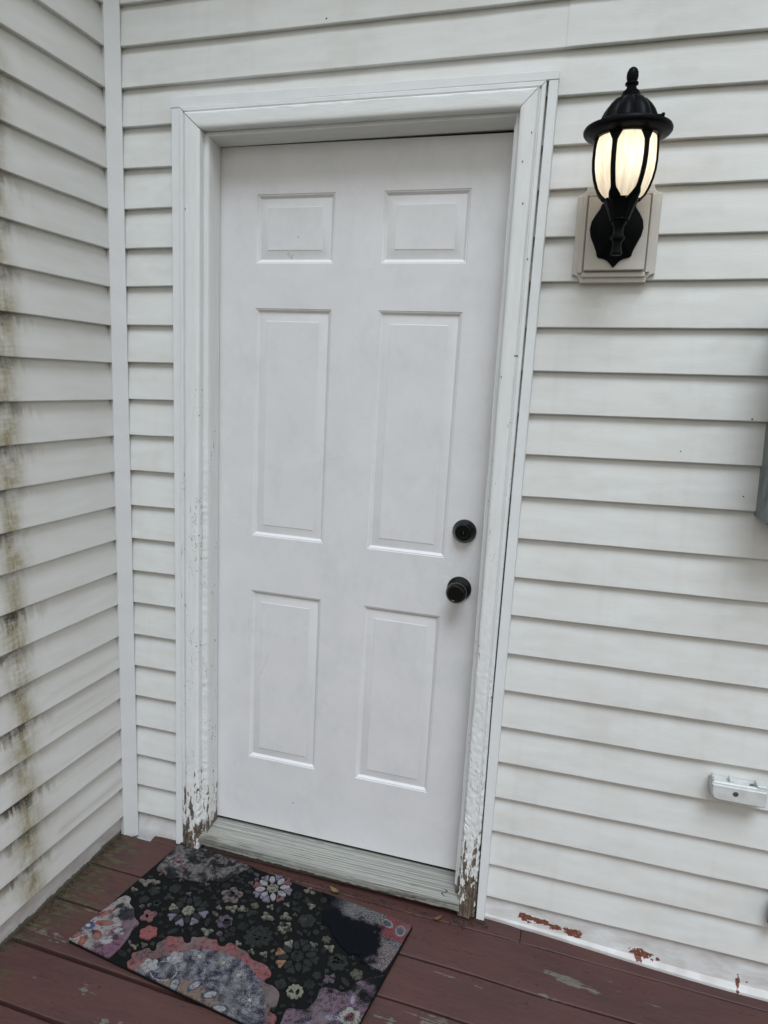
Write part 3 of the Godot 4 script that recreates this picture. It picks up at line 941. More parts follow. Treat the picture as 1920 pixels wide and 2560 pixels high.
func make_lantern() -> void:
	var l := thing("wall_lantern", "lit black wall lantern with ribbed frosted glass and finial", "lantern")
	var c := Vector3(LX, 0, 0.117)
	# back plate, a pointed shield
	var half := [[0.0, 1.697], [0.006, 1.7035], [0.013, 1.7115], [0.022, 1.716], [0.033, 1.7185], [0.037, 1.7225], [0.039, 1.732], [0.0465, 1.749], [0.0535, 1.764], [0.0565, 1.780], [0.054, 1.796], [0.0465, 1.810], [0.038, 1.822], [0.035, 1.832], [0.022, 1.840], [0.008, 1.848]]
	var rings := []
	for q in [[1.0, 0.0262], [1.0, 0.0295], [0.97, 0.0325], [0.90, 0.034], [0.80, 0.0385], [0.55, 0.044], [0.25, 0.047]]:
		var r := PackedVector3Array()
		for i in half.size(): r.append(Vector3(LX - 0.003 + half[i][0] * q[0], lerpf(1.775, half[i][1], q[0]), q[1]))
		for i in range(half.size() - 1, 0, -1): r.append(Vector3(LX - 0.003 - half[i][0] * q[0], lerpf(1.775, half[i][1], q[0]), q[1]))
		rings.append(r)
	begin()
	skin(rings, true)
	var bp := build("back_plate", M.black, l)
	for sx in [-0.036, 0.032]:
		begin()
		lathe([[0.0, 0.0], [0.0045, 0.0], [0.0042, 0.002], [0.0, 0.003]], 12, Vector3(LX - 0.003 + sx, 1.778, 0.0375), true)
		build("screw", M.knob, bp)
	# arm
	begin()
	tube([Vector3(LX, 1.775, 0.036), Vector3(LX, 1.765, 0.06), Vector3(LX, 1.760, 0.085), Vector3(LX, 1.763, 0.105), Vector3(LX, 1.773, 0.117)], [0.017, 0.0125, 0.011, 0.0115, 0.012], 14)
	build("arm", M.black, l)
	# turned drop below the cup
	begin()
	lathe([[0.0, 1.7080], [0.0105, 1.7085], [0.0128, 1.7120], [0.0110, 1.7170], [0.0090, 1.7270], [0.0100, 1.7350], [0.0150, 1.7405], [0.0152, 1.7440], [0.0115, 1.7490], [0.0095, 1.7560], [0.0110, 1.7650], [0.0160, 1.7725], [0.0165, 1.7755], [0.0130, 1.7770], [0.0, 1.7770]], 8, c)
	build("drop", M.black, l, NO, 30.0)
	# fluted cup under the glass
	begin()
	lathe([[0.0, 1.7765], [0.0185, 1.7765], [0.0200, 1.7785], [0.0195, 1.7810], [0.0245, 1.7950], [0.0300, 1.8080], [0.0345, 1.8170], [0.0365, 1.8190], [0.0340, 1.8205], [0.0, 1.8205]], 48, c, false, func(a, r, y): return r * (1.0 + 0.03 * cos(a * 12.0)) if y > 1.78 and y < 1.818 else r)
	build("cup", M.black, l)
	# glass, one bell
	var gp := [[0.0335, 1.8165], [0.0425, 1.8265], [0.0500, 1.8420], [0.0555, 1.8590], [0.0590, 1.8770], [0.0603, 1.8950], [0.0600, 1.9130], [0.0590, 1.9300], [0.0570, 1.9440]]
	begin()
	rings = []
	for p in gp:
		var r := PackedVector3Array()
		for i in 48:
			var a := TAU * i / 48
			r.append(c + Vector3(sin(a) * p[0], p[1], cos(a) * p[0]))
		rings.append(r)
	skin(rings, true, false)
	var mg := mat(Color(0.88, 0.88, 0.87), 0.35, mottle(44, 0.012, 0.86, 1.0, Color(1.0, 0.98, 0.95)))
	mg.backlight_enabled = true
	mg.backlight = Color(1.0, 0.98, 0.95)
	build("glass_shade", mg, l, func(p): return Vector2(atan2(p.x - LX, p.z - 0.117) / TAU * 4.0, p.y * 2.0))
	# bulb and its light
	begin()
	lathe([[0.0, 1.885], [0.010, 1.887], [0.0165, 1.895], [0.018, 1.905], [0.0150, 1.917], [0.0100, 1.930], [0.0095, 1.945], [0.0, 1.945]], 20, c)
	var mbulb := mat(Color(0.9, 0.9, 0.85), 0.4)
	mbulb.emission_enabled = true
	mbulb.emission = Color(1.0, 0.86, 0.6)
	mbulb.emission_energy_multiplier = 2.0
	build("bulb", mbulb, l)
	var om := OmniLight3D.new()
	om.name = "bulb_light"
	om.light_color = Color(1.0, 0.965, 0.90)
	om.light_energy = 0.0042
	om.light_size = 0.015
	om.omni_range = 6.0
	om.omni_attenuation = 2.0
	om.shadow_enabled = true
	om.position = c + Vector3(0, 1.905, 0)
	l.add_child(om)
	# six ribs over the glass, flared at top and foot
	for k in 6:
		var a0 := deg_to_rad(-22.0 + 60.0 * k)
		begin()
		rings = []
		for i in gp.size() * 2 - 1:
			var p0: Array = gp[i / 2]
			var p1: Array = gp[mini(i / 2 + 1, gp.size() - 1)]
			var f := 0.5 if i % 2 == 1 else 0.0
			var r := lerpf(p0[0], p1[0], f)
			var y := lerpf(p0[1], p1[1], f)
			var w := 0.0045 + 0.0070 * smoothstep(1.838, 1.820, y) + 0.0095 * smoothstep(1.918, 1.942, y)
			var da := w / r
			rings.append(PackedVector3Array([
				c + Vector3(sin(a0 - da) * (r - 0.001), y, cos(a0 - da) * (r - 0.001)), c + Vector3(sin(a0 - da) * (r + 0.0035), y, cos(a0 - da) * (r + 0.0035)),
				c + Vector3(sin(a0 - da * 0.5) * (r + 0.0052), y, cos(a0 - da * 0.5) * (r + 0.0052)), c + Vector3(sin(a0 + da * 0.5) * (r + 0.0052), y, cos(a0 + da * 0.5) * (r + 0.0052)),
				c + Vector3(sin(a0 + da) * (r + 0.0035), y, cos(a0 + da) * (r + 0.0035)), c + Vector3(sin(a0 + da) * (r - 0.001), y, cos(a0 + da) * (r - 0.001))]))
		skin(rings, true)
		build("rib", M.black, l)
	# brim
	begin()
	lathe([[0.0500, 1.9370], [0.0655, 1.9370], [0.0680, 1.9400], [0.0740, 1.9415], [0.0845, 1.9450], [0.0870, 1.9485], [0.0875, 1.9530], [0.0855, 1.9570], [0.0780, 1.9600], [0.0640, 1.9665], [0.0600, 1.9680], [0.0500, 1.9680]], 64, c)
	build("brim", M.black, l)
	# lobed dome, weathered
	begin()
	lathe([[0.0, 1.9600], [0.0585, 1.9640], [0.0590, 1.9670], [0.0550, 1.9690], [0.0520, 1.9790], [0.0470, 1.9900], [0.0405, 2.0000], [0.0320, 2.0090], [0.0220, 2.0155], [0.0180, 2.0180], [0.0, 2.0190]], 72, c, false, func(a, r, y): return r * (1.0 + 0.17 * (absf(cos(a * 4.0 + 0.5)) - 0.6)) if y > 1.968 and y < 2.014 else r)
	build("dome", M.black, l)
	# a loose flap of the top casting
	begin()
	cbox(Vector3(LX + 0.028, 1.9655, 0.120), Vector3(LX + 0.067, 1.9705, 0.150), 0.0012)
	cbox(Vector3(LX + 0.061, 1.9690, 0.124), Vector3(LX + 0.0672, 1.9735, 0.148), 0.0012)
	build("loose_flap", M.black, l)
	# finial
	begin()
	lathe([[0.0, 2.0160], [0.0185, 2.0165], [0.0190, 2.0200], [0.0160, 2.0225], [0.0165, 2.0260], [0.0120, 2.0300], [0.0092, 2.0345], [0.0095, 2.0375], [0.0130, 2.0395], [0.0130, 2.0430], [0.0095, 2.0450], [0.0102, 2.0475], [0.0118, 2.0540], [0.0112, 2.0620], [0.0080, 2.0690], [0.0035, 2.0722], [0.0, 2.0730]], 28, c)
	build("finial", M.black, l)

# ---------------- small fittings on the wall
func make_bracket() -> void:
	var b := thing("metal_bracket", "small pale metal bracket screwed low on the siding", "bracket")
	# front shell with a rounded lower corner
	var pl := PackedVector2Array([Vector2(0.3575, 0.5145), Vector2(0.3575, 0.492), Vector2(0.3605, 0.4825), Vector2(0.3665, 0.4765), Vector2(0.375, 0.4745), Vector2(0.4735, 0.4745), Vector2(0.4755, 0.4765), Vector2(0.4755, 0.5145)])
	var put := func(u, v, h): return Vector3(u, v, h)
	begin()
	slab_of(pl, put, -0.006, 0.040, 0.0035)
	build("shell", M.metal, b)
	# raised walls that leave two pockets in the top
	for e in [[0.3580, 0.3625, 0.004, 0.036], [0.3960, 0.4035, 0.004, 0.030], [0.4535, 0.4750, 0.004, 0.036]]:
		begin()
		cbox(Vector3(e[0], 0.512, e[2]), Vector3(e[1], 0.5262, e[3]), 0.0015)
		build("rib", M.metal, b)
	begin()
	cbox(Vector3(0.3582, 0.512, 0.026), Vector3(0.4748, 0.5200, 0.0365), 0.0025)
	build("lip", M.metal, b)
	begin()
	lathe([[0.0, 0.0], [0.0062, 0.0], [0.0060, 0.0012], [0.0048, 0.0018], [0.0, 0.0012]], 18, Vector3(0.4095, 0.4985, 0.0398), true)
	build("screw", M.steel, b)
	begin()
	lathe([[0.0, 0.0], [0.0055, 0.0], [0.005, 0.003], [0.0, 0.0034]], 14, Vector3(0.446, 0.5150, 0.018), false)
	build("screw", M.steel, b)

func make_meter_box() -> void:
	var b := thing("meter_box", "grey metal utility box with round knockouts on its side", "utility box")
	begin()
	cbox(Vector3(0.3804, 1.156, -0.012), Vector3(0.66, 1.62, 0.108), 0.003)
	build("case", M.meter, b)
	begin()
	cbox(Vector3(0.3785, 1.160, 0.1085), Vector3(0.662, 1.616, 0.120), 0.003)
	build("cover", M.meter, b)
	for r in [0.040, 0.031, 0.022]:
		begin()
		var rings := []
		for i in 41:
			var a := TAU * i / 40.0
			var d := Vector3(0, cos(a), sin(a))
			var c := Vector3(0.3804, 1.222, 0.052)
			rings.append(PackedVector3Array([c + d * (r - 0.0014), c + d * (r - 0.0005) + Vector3(-0.0012, 0, 0), c + d * (r + 0.0005) + Vector3(-0.0012, 0, 0), c + d * (r + 0.0014)]))
		skin(rings, false, false, Vector3(-1, 0, 0))
		build("knockout", M.meter, b)

func make_hose_end() -> void:
	var h := thing("hose_end", "black rubber hose end hanging low against the siding", "hose")
	begin()
	tube([Vector3(0.5375, 0.160, 0.018), Vector3(0.537, 0.17, 0.019), Vector3(0.5375, 0.205, 0.019), Vector3(0.543, 0.235, 0.019), Vector3(0.56, 0.255, 0.020), Vector3(0.60, 0.262, 0.021)], [0.010, 0.0165, 0.0175, 0.0175, 0.0175, 0.0175], 14)
	build("hose", M.black, h)
	begin()
	tube([Vector3(0.60, 0.262, 0.021), Vector3(0.64, 0.263, 0.021), Vector3(0.66, 0.262, 0.0)], [0.020, 0.020, 0.020], 14)
	build("coupling", M.steel, h)

# ---------------- doormat
const MO := Vector3(-1.10196, 0.0, 0.0068)
const MU := Vector3(0.99119659, 0, 0.13239832)
const MV := Vector3(-0.13239832, 0, 0.99119659)
const MW := 0.776
const MH := 0.457
func mp(u: float, v: float, h: float) -> Vector3:
	return MO + MU * u + MV * v + Vector3(0, DECK + 0.0015 + h, 0)

func mm(a: Array) -> PackedVector2Array:
	var p := PackedVector2Array()
	for i in range(0, a.size(), 2): p.append(Vector2(clampf(a[i] * 0.001, 0.0015, MW - 0.0015), clampf(a[i + 1] * 0.001, 0.0015, MH - 0.0015)))
	return p

func soft(p: PackedVector2Array, times := 2) -> PackedVector2Array:
	for t in times:
		var q := PackedVector2Array()
		for i in p.size():
			var a := p[i]
			var b := p[(i + 1) % p.size()]
			var on_edge := minf(minf(a.x, MW - a.x), minf(a.y, MH - a.y)) < 0.002
			var on_edge2 := minf(minf(b.x, MW - b.x), minf(b.y, MH - b.y)) < 0.002
			q.append(a if on_edge else a.lerp(b, 0.25))
			if not on_edge2: q.append(a.lerp(b, 0.75))
		p = q
	return p

func lobed(cu: float, cv: float, r: float, lobes: int, amp: float, turn := 0.0) -> PackedVector2Array:
	var p := PackedVector2Array()
	var n := maxi(lobes * 5, 16)
	for i in n:
		var a := TAU * i / n
		var q := r * (1.0 + amp * (absf(cos(a * lobes * 0.5 + turn)) - 0.6))
		p.append(Vector2(cu + cos(a) * q, cv + sin(a) * q))
	return p

func petal(cu: float, cv: float, a: float, r0: float, r1: float, w: float, tip := 0.5) -> PackedVector2Array:
	var d := Vector2(cos(a), sin(a))
	var s := Vector2(-d.y, d.x)
	var c := Vector2(cu, cv)
	var p := PackedVector2Array()
	for e in [[0.0, 0.15], [0.2, 0.75], [tip, 1.0], [0.85, 0.7], [1.0, 0.12]]:
		p.append(c + d * lerpf(r0, r1, e[0]) + s * w * e[1])
	for e in [[1.0, -0.12], [0.85, -0.7], [tip, -1.0], [0.2, -0.75], [0.0, -0.15]]:
		p.append(c + d * lerpf(r0, r1, e[0]) + s * w * e[1])
	return p

func shard(cu: float, cv: float, r: float, sd: int) -> PackedVector2Array:
	var g := RandomNumberGenerator.new()
	g.seed = sd
	var p := PackedVector2Array()
	var n := 15
	var ph := g.randf() * TAU
	for i in n:
		var a := TAU * i / n
		var q := r * (0.42 + 0.85 * pow(absf(sin(a * 1.5 + ph)), 1.4) + g.randf_range(-0.08, 0.08))
		p.append(Vector2(cu + cos(a) * q * 1.15, cv + sin(a) * q * 0.85))
	return soft(p, 1)

func make_doormat() -> void:
	var d := thing("doormat", "dark rubber doormat with a worn raised floral print before the door", "doormat")
	var C_CREAM := Color(0.25, 0.23, 0.165)
	var C_LILAC := Color(0.20, 0.17, 0.25)
	var C_WHITE := Color(0.33, 0.31, 0.33)
	var C_RED := Color(0.33, 0.075, 0.075)
	var C_PINK := Color(0.24, 0.085, 0.10)
	var C_PURP := Color(0.13, 0.09, 0.13)
	var C_DARK := Color(0.034, 0.038, 0.036)
	var C_ORANGE := Color(0.33, 0.15, 0.07)
	# [name, outline, colour, wear 0..1]
	var L := []
	L.append(["printed_plate", mm([2, 0, 12, 150, 45, 141, 68, 158, 87, 154, 100, 133, 129, 136, 152, 126, 178, 127, 184, 101, 213, 106, 233, 81, 237, 61, 243, 40, 256, 15, 268, 0]), Color(0.15, 0.115, 0.12), 0.42])
	L.append(["printed_plate", mm([0, 457, 4, 271, 38, 264, 47, 288, 75, 295, 98, 323, 126, 328, 121, 355, 132, 377, 137, 407, 140, 427, 136, 457]), Color(0.33, 0.29, 0.28), 0.22])
	L.append(["printed_plate", mm([199, 457, 184, 444, 191, 431, 175, 418, 189, 407, 202, 382, 218, 392, 226, 383, 210, 364, 219, 351, 220, 329, 241, 326, 255, 314, 273, 332, 288, 324, 274, 304, 295, 300, 305, 288, 326, 291, 340, 281, 355, 299, 371, 295, 372, 276, 391, 276, 411, 282, 432, 280, 455, 298, 478, 295, 503, 295, 529, 315, 517, 329, 524, 345, 544, 339, 571, 349, 579, 368, 584, 387, 572, 394, 579, 408, 598, 405, 605, 425, 603, 457]), Color(0.31, 0.075, 0.08), 0.24])
	L.append(["printed_plate", mm([497, 0, 776, 0, 771, 184, 748, 182, 733, 193, 721, 174, 700, 181, 692, 159, 673, 164, 670, 173, 649, 159, 635, 157, 615, 140, 597, 131, 593, 123, 570, 101, 556, 109, 533, 60, 549, 46, 532, 18]), Color(0.006, 0.008, 0.013), 0.1])
	L.append(["printed_plate", mm([617, 457, 617, 419, 604, 377, 650, 368, 659, 326, 648, 294, 674, 280, 714, 283, 717, 235, 776, 187, 776, 457]), Color(0.22, 0.11, 0.14), 0.3])
	# three big flowers
	for f in [[0.208, 0.233, 0.056, 0], [0.365, 0.052, 0.058, 1], [0.552, 0.234, 0.057, 2]]:
		var cu: float = f[0]
		var cv: float = f[1]
		var R: float = f[2]
		L.append(["flower_center", lobed(cu, cv, 0.0165, 8, 0.2), [C_CREAM, C_CREAM, C_DARK][f[3]], 0.35])
		for i in 8:
			var a := TAU * i / 8.0 + 0.2
			L.append(["petal", petal(cu, cv, a, 0.021, R * 0.86, 0.0088), [C_DARK, C_WHITE, C_DARK][f[3]], 0.2])
			var q := a + TAU / 16.0
			var c := Vector2(cu, cv) + Vector2(cos(q), sin(q)) * R * 0.80
			var dr := Vector2(cos(q), sin(q))
			var sd := Vector2(-dr.y, dr.x)
			var tc: Color = C_LILAC
			if f[3] == 0: tc = C_LILAC if i in [0, 1, 2, 7] else (C_CREAM if i == 3 else C_DARK)
			if f[3] == 1: tc = C_LILAC if i % 3 else C_PINK
			if f[3] == 2: tc = C_ORANGE if i in [2, 3] else (C_CREAM if i == 4 else C_DARK)
			L.append(["motif", PackedVector2Array([c - dr * 0.015, c + dr * 0.006 + sd * 0.0125, c + dr * 0.011 + sd * 0.009, c + dr * 0.0085, c + dr * 0.011 - sd * 0.009, c + dr * 0.006 - sd * 0.0125]), tc, 0.25])
	# small flowers and blobs
	for q in [[0.429, 0.225, 0.036, 11, 0.28, C_DARK, 0.35], [0.167, 0.345, 0.0225, 6, 0.22, C_RED, 0.1], [0.126, 0.298, 0.019, 4, 0.6, C_PINK, 0.15], [0.319, 0.221, 0.0215, 7, 0.25, C_PURP, 0.35], [0.278, 0.130, 0.028, 5, 0.45, Color(0.2, 0.13, 0.13), 0.4], [0.121, 0.182, 0.017, 9, 0.2, C_DARK, 0.2], [0.514, 0.117, 0.023, 6, 0.22, C_DARK, 0.3], [0.473, 0.166, 0.0185, 5, 0.5, C_CREAM, 0.55], [0.652, 0.205, 0.025, 7, 0.25, C_DARK, 0.1], [0.601, 0.330, 0.0195, 10, 0.2, C_CREAM, 0.1], [0.556, 0.142, 0.0085, 5, 0.15, C_DARK, 0.1], [0.075, 0.215, 0.017, 5, 0.3, C_DARK, 0.3], [0.625, 0.265, 0.011, 5, 0.3, C_DARK, 0.2], [0.115, 0.25, 0.012, 5, 0.3, C_DARK, 0.3]]:
		L.append(["motif", lobed(q[0], q[1], q[2], q[3], q[4], q[0] * 40.0), q[5], q[6]])
	# fragments of scrolls
	var i := 0
	for q in [[28, 199, 17], [52, 186, 12], [267, 69, 12], [362, 161, 17], [310, 172, 15], [335, 160, 12], [299, 272, 14], [354, 253, 13], [206, 338, 8], [167, 396, 9], [411, 154, 16], [456, 130, 14], [470, 93, 13], [479, 51, 13], [464, 12, 14], [497, 63, 11], [474, 267, 9], [163, 157, 10], [207, 140, 9], [570, 182, 9], [400, 118, 9], [613, 173, 12], [385, 190, 9], [240, 160, 9], [275, 185, 8], [395, 268, 8], [440, 275, 8], [255, 285, 7], [340, 120, 8], [435, 88, 8], [20, 238, 9]]:
		i += 1
		L.append(["motif", shard(q[0] * 0.001, q[1] * 0.001, q[2] * 0.001, 100 + i), C_CREAM * 0.85 if i % 5 < 3 else C_DARK, 0.4])
	# the remaining ground is packed with small dark leaves and blossoms
	var g := RandomNumberGenerator.new()
	g.seed = 5
	for t in 2600:
		var p := Vector2(g.randf_range(0.02, MW - 0.02), g.randf_range(0.02, MH - 0.02))
		var rad: float = [0.016, 0.012, 0.009, 0.007][mini(t / 500, 3)] * g.randf_range(0.85, 1.1)
		var free := true
		for q in L:
			if q[0] == "printed_plate":
				if Geometry2D.is_point_in_polygon(p, q[1]): free = false
				else:
					for e in 8:
						if Geometry2D.is_point_in_polygon(p + Vector2.from_angle(e * TAU / 8.0) * rad, q[1]):
							free = false
							break
			else:
				for v in q[1]:
					if v.distance_to(p) < rad + 0.0015:
						free = false
						break
			if not free: break
		if not free: continue
		var col: Color = [C_DARK, C_DARK * 1.3, C_DARK * 0.8, C_CREAM * 0.5, C_PURP][g.randi() % 5] if t % 3 else C_DARK
		var kind := g.randi() % 3
		if kind == 0: L.append(["motif", lobed(p.x, p.y, rad * 0.92, 4 + g.randi() % 4, 0.35, g.randf() * 6.0), col, 0.3])
		elif kind == 1: L.append(["motif", petal(p.x, p.y, g.randf() * TAU, -rad, rad, rad * 0.5), col, 0.3])
		else: L.append(["motif", shard(p.x, p.y, rad * 0.85, 900 + t), col, 0.3])
	for q in L:
		if q[0] == "printed_plate": q[1] = soft(q[1])
	var im := mat_print(L)
	var mtl := mat(Color(1, 1, 1), 0.8, tex(im), M.fine, 0.05)
	mtl.metallic_specular = 0.15
	var uvf := func(p): return Vector2((p - MO).dot(MU) / MW, (p - MO).dot(MV) / MH)
	begin()
	slab_of(PackedVector2Array([Vector2(0.004, 0), Vector2(MW - 0.004, 0), Vector2(MW, 0.004), Vector2(MW, MH - 0.004), Vector2(MW - 0.004, MH), Vector2(0.004, MH), Vector2(0, MH - 0.004), Vector2(0, 0.004)]), mp, 0.0, 0.0055, 0.001)
	var mrub := mat(Color(0.006, 0.0065, 0.0065), 0.8, null, M.fine, 0.08)
	mrub.metallic_specular = 0.2
	build("rubber_base", mrub, d)
	for q in L:
		begin()
		slab_of(q[1], mp, 0.005, 0.0098, 0.0008)
		build(q[0], mtl, d, uvf, 30.0)

# the print: flat colours inside each raised piece, motifs on the plates, all rubbed through to black rubber
func mat_print(L: Array) -> Image:
	var w := 1040
	var h := 612
	var im := Image.create(w, h, false, Image.FORMAT_RGBA8)
	im.fill(Color(0.013, 0.014, 0.014).linear_to_srgb())
	for q in L:
		var pl: PackedVector2Array = q[1]
		var lo := pl[0]
		var hi := pl[0]
		for p in pl:
			lo = lo.min(p); hi = hi.max(p)
		var plate: bool = q[0] == "printed_plate"
		var wide := PackedVector2Array()
		var mid := (lo + hi) * 0.5
		for p in pl: wide.append(p + (p - mid).normalized() * 0.0012)
		for y in range(int((lo.y - 0.002) / MH * h), int((hi.y + 0.002) / MH * h) + 1):
			for x in range(int((lo.x - 0.002) / MW * w), int((hi.x + 0.002) / MW * w) + 1):
				if x < 0 or y < 0 or x >= w or y >= h: continue
				var p := Vector2((x + 0.5) / w * MW, (y + 0.5) / h * MH)
				if not Geometry2D.is_point_in_polygon(p, wide): continue
				var c: Color = q[2]
				if plate: c = plate_print(p, c)
				var v := n2.get_noise_2d(p.x * 420.0, p.y * 420.0) * 0.6 + n1.get_noise_2d(p.x * 60.0, p.y * 60.0) * 0.6
				var rub: float = q[3] + v
				c = c * (1.0 + 0.35 * n1.get_noise_2d(p.x * 200.0 + 5.0, p.y * 200.0))
				if rub > 0.42: c = c.lerp(Color(0.016, 0.017, 0.017), smoothstep(0.42, 0.55, rub) * 0.9)
				c = c * 0.62
				var gr := (c.r + c.g + c.b) / 3.0
				c = c.lerp(Color(gr, gr, gr), 0.30)
				var dust := n3.get_noise_2d(p.x * 11.0 + 2.0, p.y * 11.0) + 0.5 * n2.get_noise_2d(p.x * 260.0, p.y * 260.0)
				if plate and c.r > 0.012: c = c.lerp(Color(0.13, 0.12, 0.115), clampf(dust * 0.9, 0, 0.5))
				im.set_pixel(x, y, srgb8(c, 1.0))
	return im

func ell(p: Vector2, cu: float, cv: float, ru: float, rv: float, a := 0.0) -> float:
	return ((p - Vector2(cu, cv)).rotated(-a) / Vector2(ru, rv)).length()

func plate_print(p: Vector2, c: Color) -> Color:
	var white := Color(0.36, 0.35, 0.36)
	var red := Color(0.33, 0.07, 0.065)
	var v := n1.get_noise_2d(p.x * 150.0, p.y * 150.0)
	var v2 := n2.get_noise_2d(p.x * 330.0 + 9.0, p.y * 330.0)
	if p.y < 0.16 and p.x < 0.28:                          # far corner: grey paisley, very worn
		c = c.lerp(Color(0.22, 0.19, 0.19), clampf(0.4 + v * 1.5, 0, 1))
		c = c.lerp(Color(0.025, 0.027, 0.032), smoothstep(0.0, 0.25, n3.get_noise_2d(p.x * 22.0, p.y * 22.0) + 0.08 + v2 * 0.35))
		if ell(p, 0.05, 0.085, 0.034, 0.026) < 1.0 + v * 0.3: c = c.lerp(Color(0.26, 0.23, 0.24), 0.8)
		if ell(p, 0.047, 0.080, 0.017, 0.013) < 1.0 + v * 0.4: c = Color(0.24, 0.06, 0.07)
		if ell(p, 0.049, 0.080, 0.005, 0.004) < 1.0: c = Color(0.33, 0.22, 0.22)
		if ell(p, 0.085, 0.108, 0.012, 0.010) < 1.0: c = Color(0.19, 0.085, 0.09)
		if ell(p, 0.03, 0.14, 0.03, 0.010, 0.2) < 1.0: c = c.lerp(Color(0.2, 0.09, 0.09), 0.6)
		return c
	if p.x < 0.145 and p.y > 0.25:                         # near left corner: red petals, white ground, plum edge
		if p.x > 0.075 + 0.02 * v: c = Color(0.22, 0.08, 0.15)
		for q in [[0.043, 0.372, 0.026, 0.011, -0.45], [0.056, 0.414, 0.020, 0.013, 0.65], [0.038, 0.443, 0.020, 0.0105, 1.25], [0.010, 0.437, 0.015, 0.008, 1.9], [0.018, 0.345, 0.026, 0.009, -1.0]]:
			var e := ell(p, q[0], q[1], q[2], q[3], q[4])
			if e < 0.5: c = Color(0.36, 0.12, 0.06)
			elif e < 1.0: c = red
			elif e < 1.18: c = white
		if ell(p, 0.012, 0.398, 0.018, 0.014) < 1.0: c = Color(0.09, 0.09, 0.20)
		if ell(p, 0.010, 0.398, 0.007, 0.006) < 1.0: c = Color(0.42, 0.42, 0.46)
		for q in [[0.098, 0.378, 0.015, 0.012], [0.092, 0.415, 0.015, 0.014], [0.075, 0.36, 0.012, 0.008]]:
			if ell(p, q[0], q[1], q[2], q[3]) < 1.0 + v * 0.4: c = Color(0.38, 0.36, 0.36)
		var smut := n3.get_noise_2d(p.x * 20.0, p.y * 20.0) + 0.9 * exp(-pow((p.x - 0.068) / 0.03, 2) - pow((p.y - 0.318) / 0.035, 2)) - 0.35 + v2 * 0.5
		return c.lerp(Color(0.03, 0.03, 0.035), smoothstep(0.0, 0.2, smut))
	if p.y > 0.27 and p.x > 0.16 and p.x < 0.612:          # half medallion
		var q := Vector2((p.x - 0.405) / 0.20, (p.y - 0.50) / 0.205)
		var r := q.length() + 0.02 * v
		if r < 0.93:
			c = Color(0.085, 0.08, 0.135).lerp(Color(0.15, 0.145, 0.185), clampf(0.5 + v * 2.2, 0, 1))
			var fz := n3.get_noise_2d(p.x * 30.0, p.y * 30.0) + v2 * 0.9
			if fz > 0.30: c = c.lerp(Color(0.30, 0.30, 0.31), 0.75)
			elif fz < -0.25: c = c * 0.3
		else:
			c = c.lerp(Color(0.15, 0.10, 0.10), clampf(0.25 + 2.2 * n3.get_noise_2d(p.x * 9.0, p.y * 9.0), 0, 0.85))
		if ell(p, 0.385, 0.500, 0.115, 0.082) < 1.0 + 0.1 * v: c = Color(0.27, 0.15, 0.09).lerp(Color(0.2, 0.15, 0.13), clampf(0.5 + v * 2.0, 0, 1))
		for e in [[0.335, 0.445, 0.022, 0.013, 1.2], [0.380, 0.425, 0.022, 0.012, 1.9], [0.428, 0.430, 0.023, 0.012, 2.4], [0.470, 0.452, 0.024, 0.012, 2.8]]:
			var k := ell(p, e[0], e[1], e[2], e[3], e[4])
			if k < 0.66: c = white.lerp(Color(0.2, 0.19, 0.2), clampf(v * 2.0, 0, 0.7))
			elif k < 1.0: c = Color(0.09, 0.09, 0.14)
		for e in [[0.243, 0.428, 0.022], [0.285, 0.380, 0.021], [0.335, 0.350, 0.02], [0.400, 0.338, 0.02], [0.456, 0.352, 0.021], [0.52, 0.40, 0.021]]:
			var dv := p - Vector2(e[0], e[1])
			if dv.length() < e[2] * (0.72 + 0.3 * absf(cos(dv.angle() * 2.5))):
				c = Color(0.36, 0.35, 0.37) if e[0] < 0.3 else c.lerp(Color(0.34, 0.33, 0.34), clampf(0.4 + v2 * 3.0, 0, 1))
			if dv.length() < 0.005: c = Color(0.42, 0.38, 0.36)
		if absf(ell(p, 0.285, 0.425, 0.034, 0.028) - 1.0) < 0.05 and p.x > 0.26: c = Color(0.32, 0.31, 0.35)
		return c
	if p.x > 0.59 and p.y > 0.18:                          # near right corner: plum and pink flowers
		c = c.lerp(Color(0.15, 0.10, 0.17), clampf(0.5 + v * 2.0, 0, 1))
		for e in [[0.715, 0.355, 0.03, 0.011, -0.3], [0.735, 0.29, 0.02, 0.008, 1.2], [0.68, 0.40, 0.03, 0.012, 0.4]]:
			var k := ell(p, e[0], e[1], e[2], e[3], e[4])
			if k < 0.6: c = Color(0.3, 0.27, 0.32)
			elif k < 1.0: c = Color(0.17, 0.10, 0.22)
		var dv := p - Vector2(0.750, 0.335)
		if dv.length() < 0.026 * (0.75 + 0.3 * absf(cos(dv.angle() * 3.0))): c = Color(0.34, 0.33, 0.29)
		if dv.length() < 0.011: c = Color(0.33, 0.08, 0.08)
		var smut := n3.get_noise_2d(p.x * 16.0 + 3.0, p.y * 16.0) + v2 * 0.6 + 0.8 * smoothstep(0.30, 0.22, p.y) - 0.3
		return c.lerp(Color(0.010, 0.012, 0.016), smoothstep(0.0, 0.25, smut))
	# far right plate: scorched black with print left along its rim and corner
	var rim := minf(p.y * 1.0, MW - p.x)
	var left := smoothstep(0.062, 0.030, rim + 0.03 * n3.get_noise_2d(p.x * 26.0, p.y * 26.0) + 0.02 * v2)
	left *= smoothstep(0.53, 0.62, p.x)
	var pr := Color(0.30, 0.28, 0.27).lerp(Color(0.12, 0.11, 0.14), clampf(0.5 + v * 2.5, 0, 1))
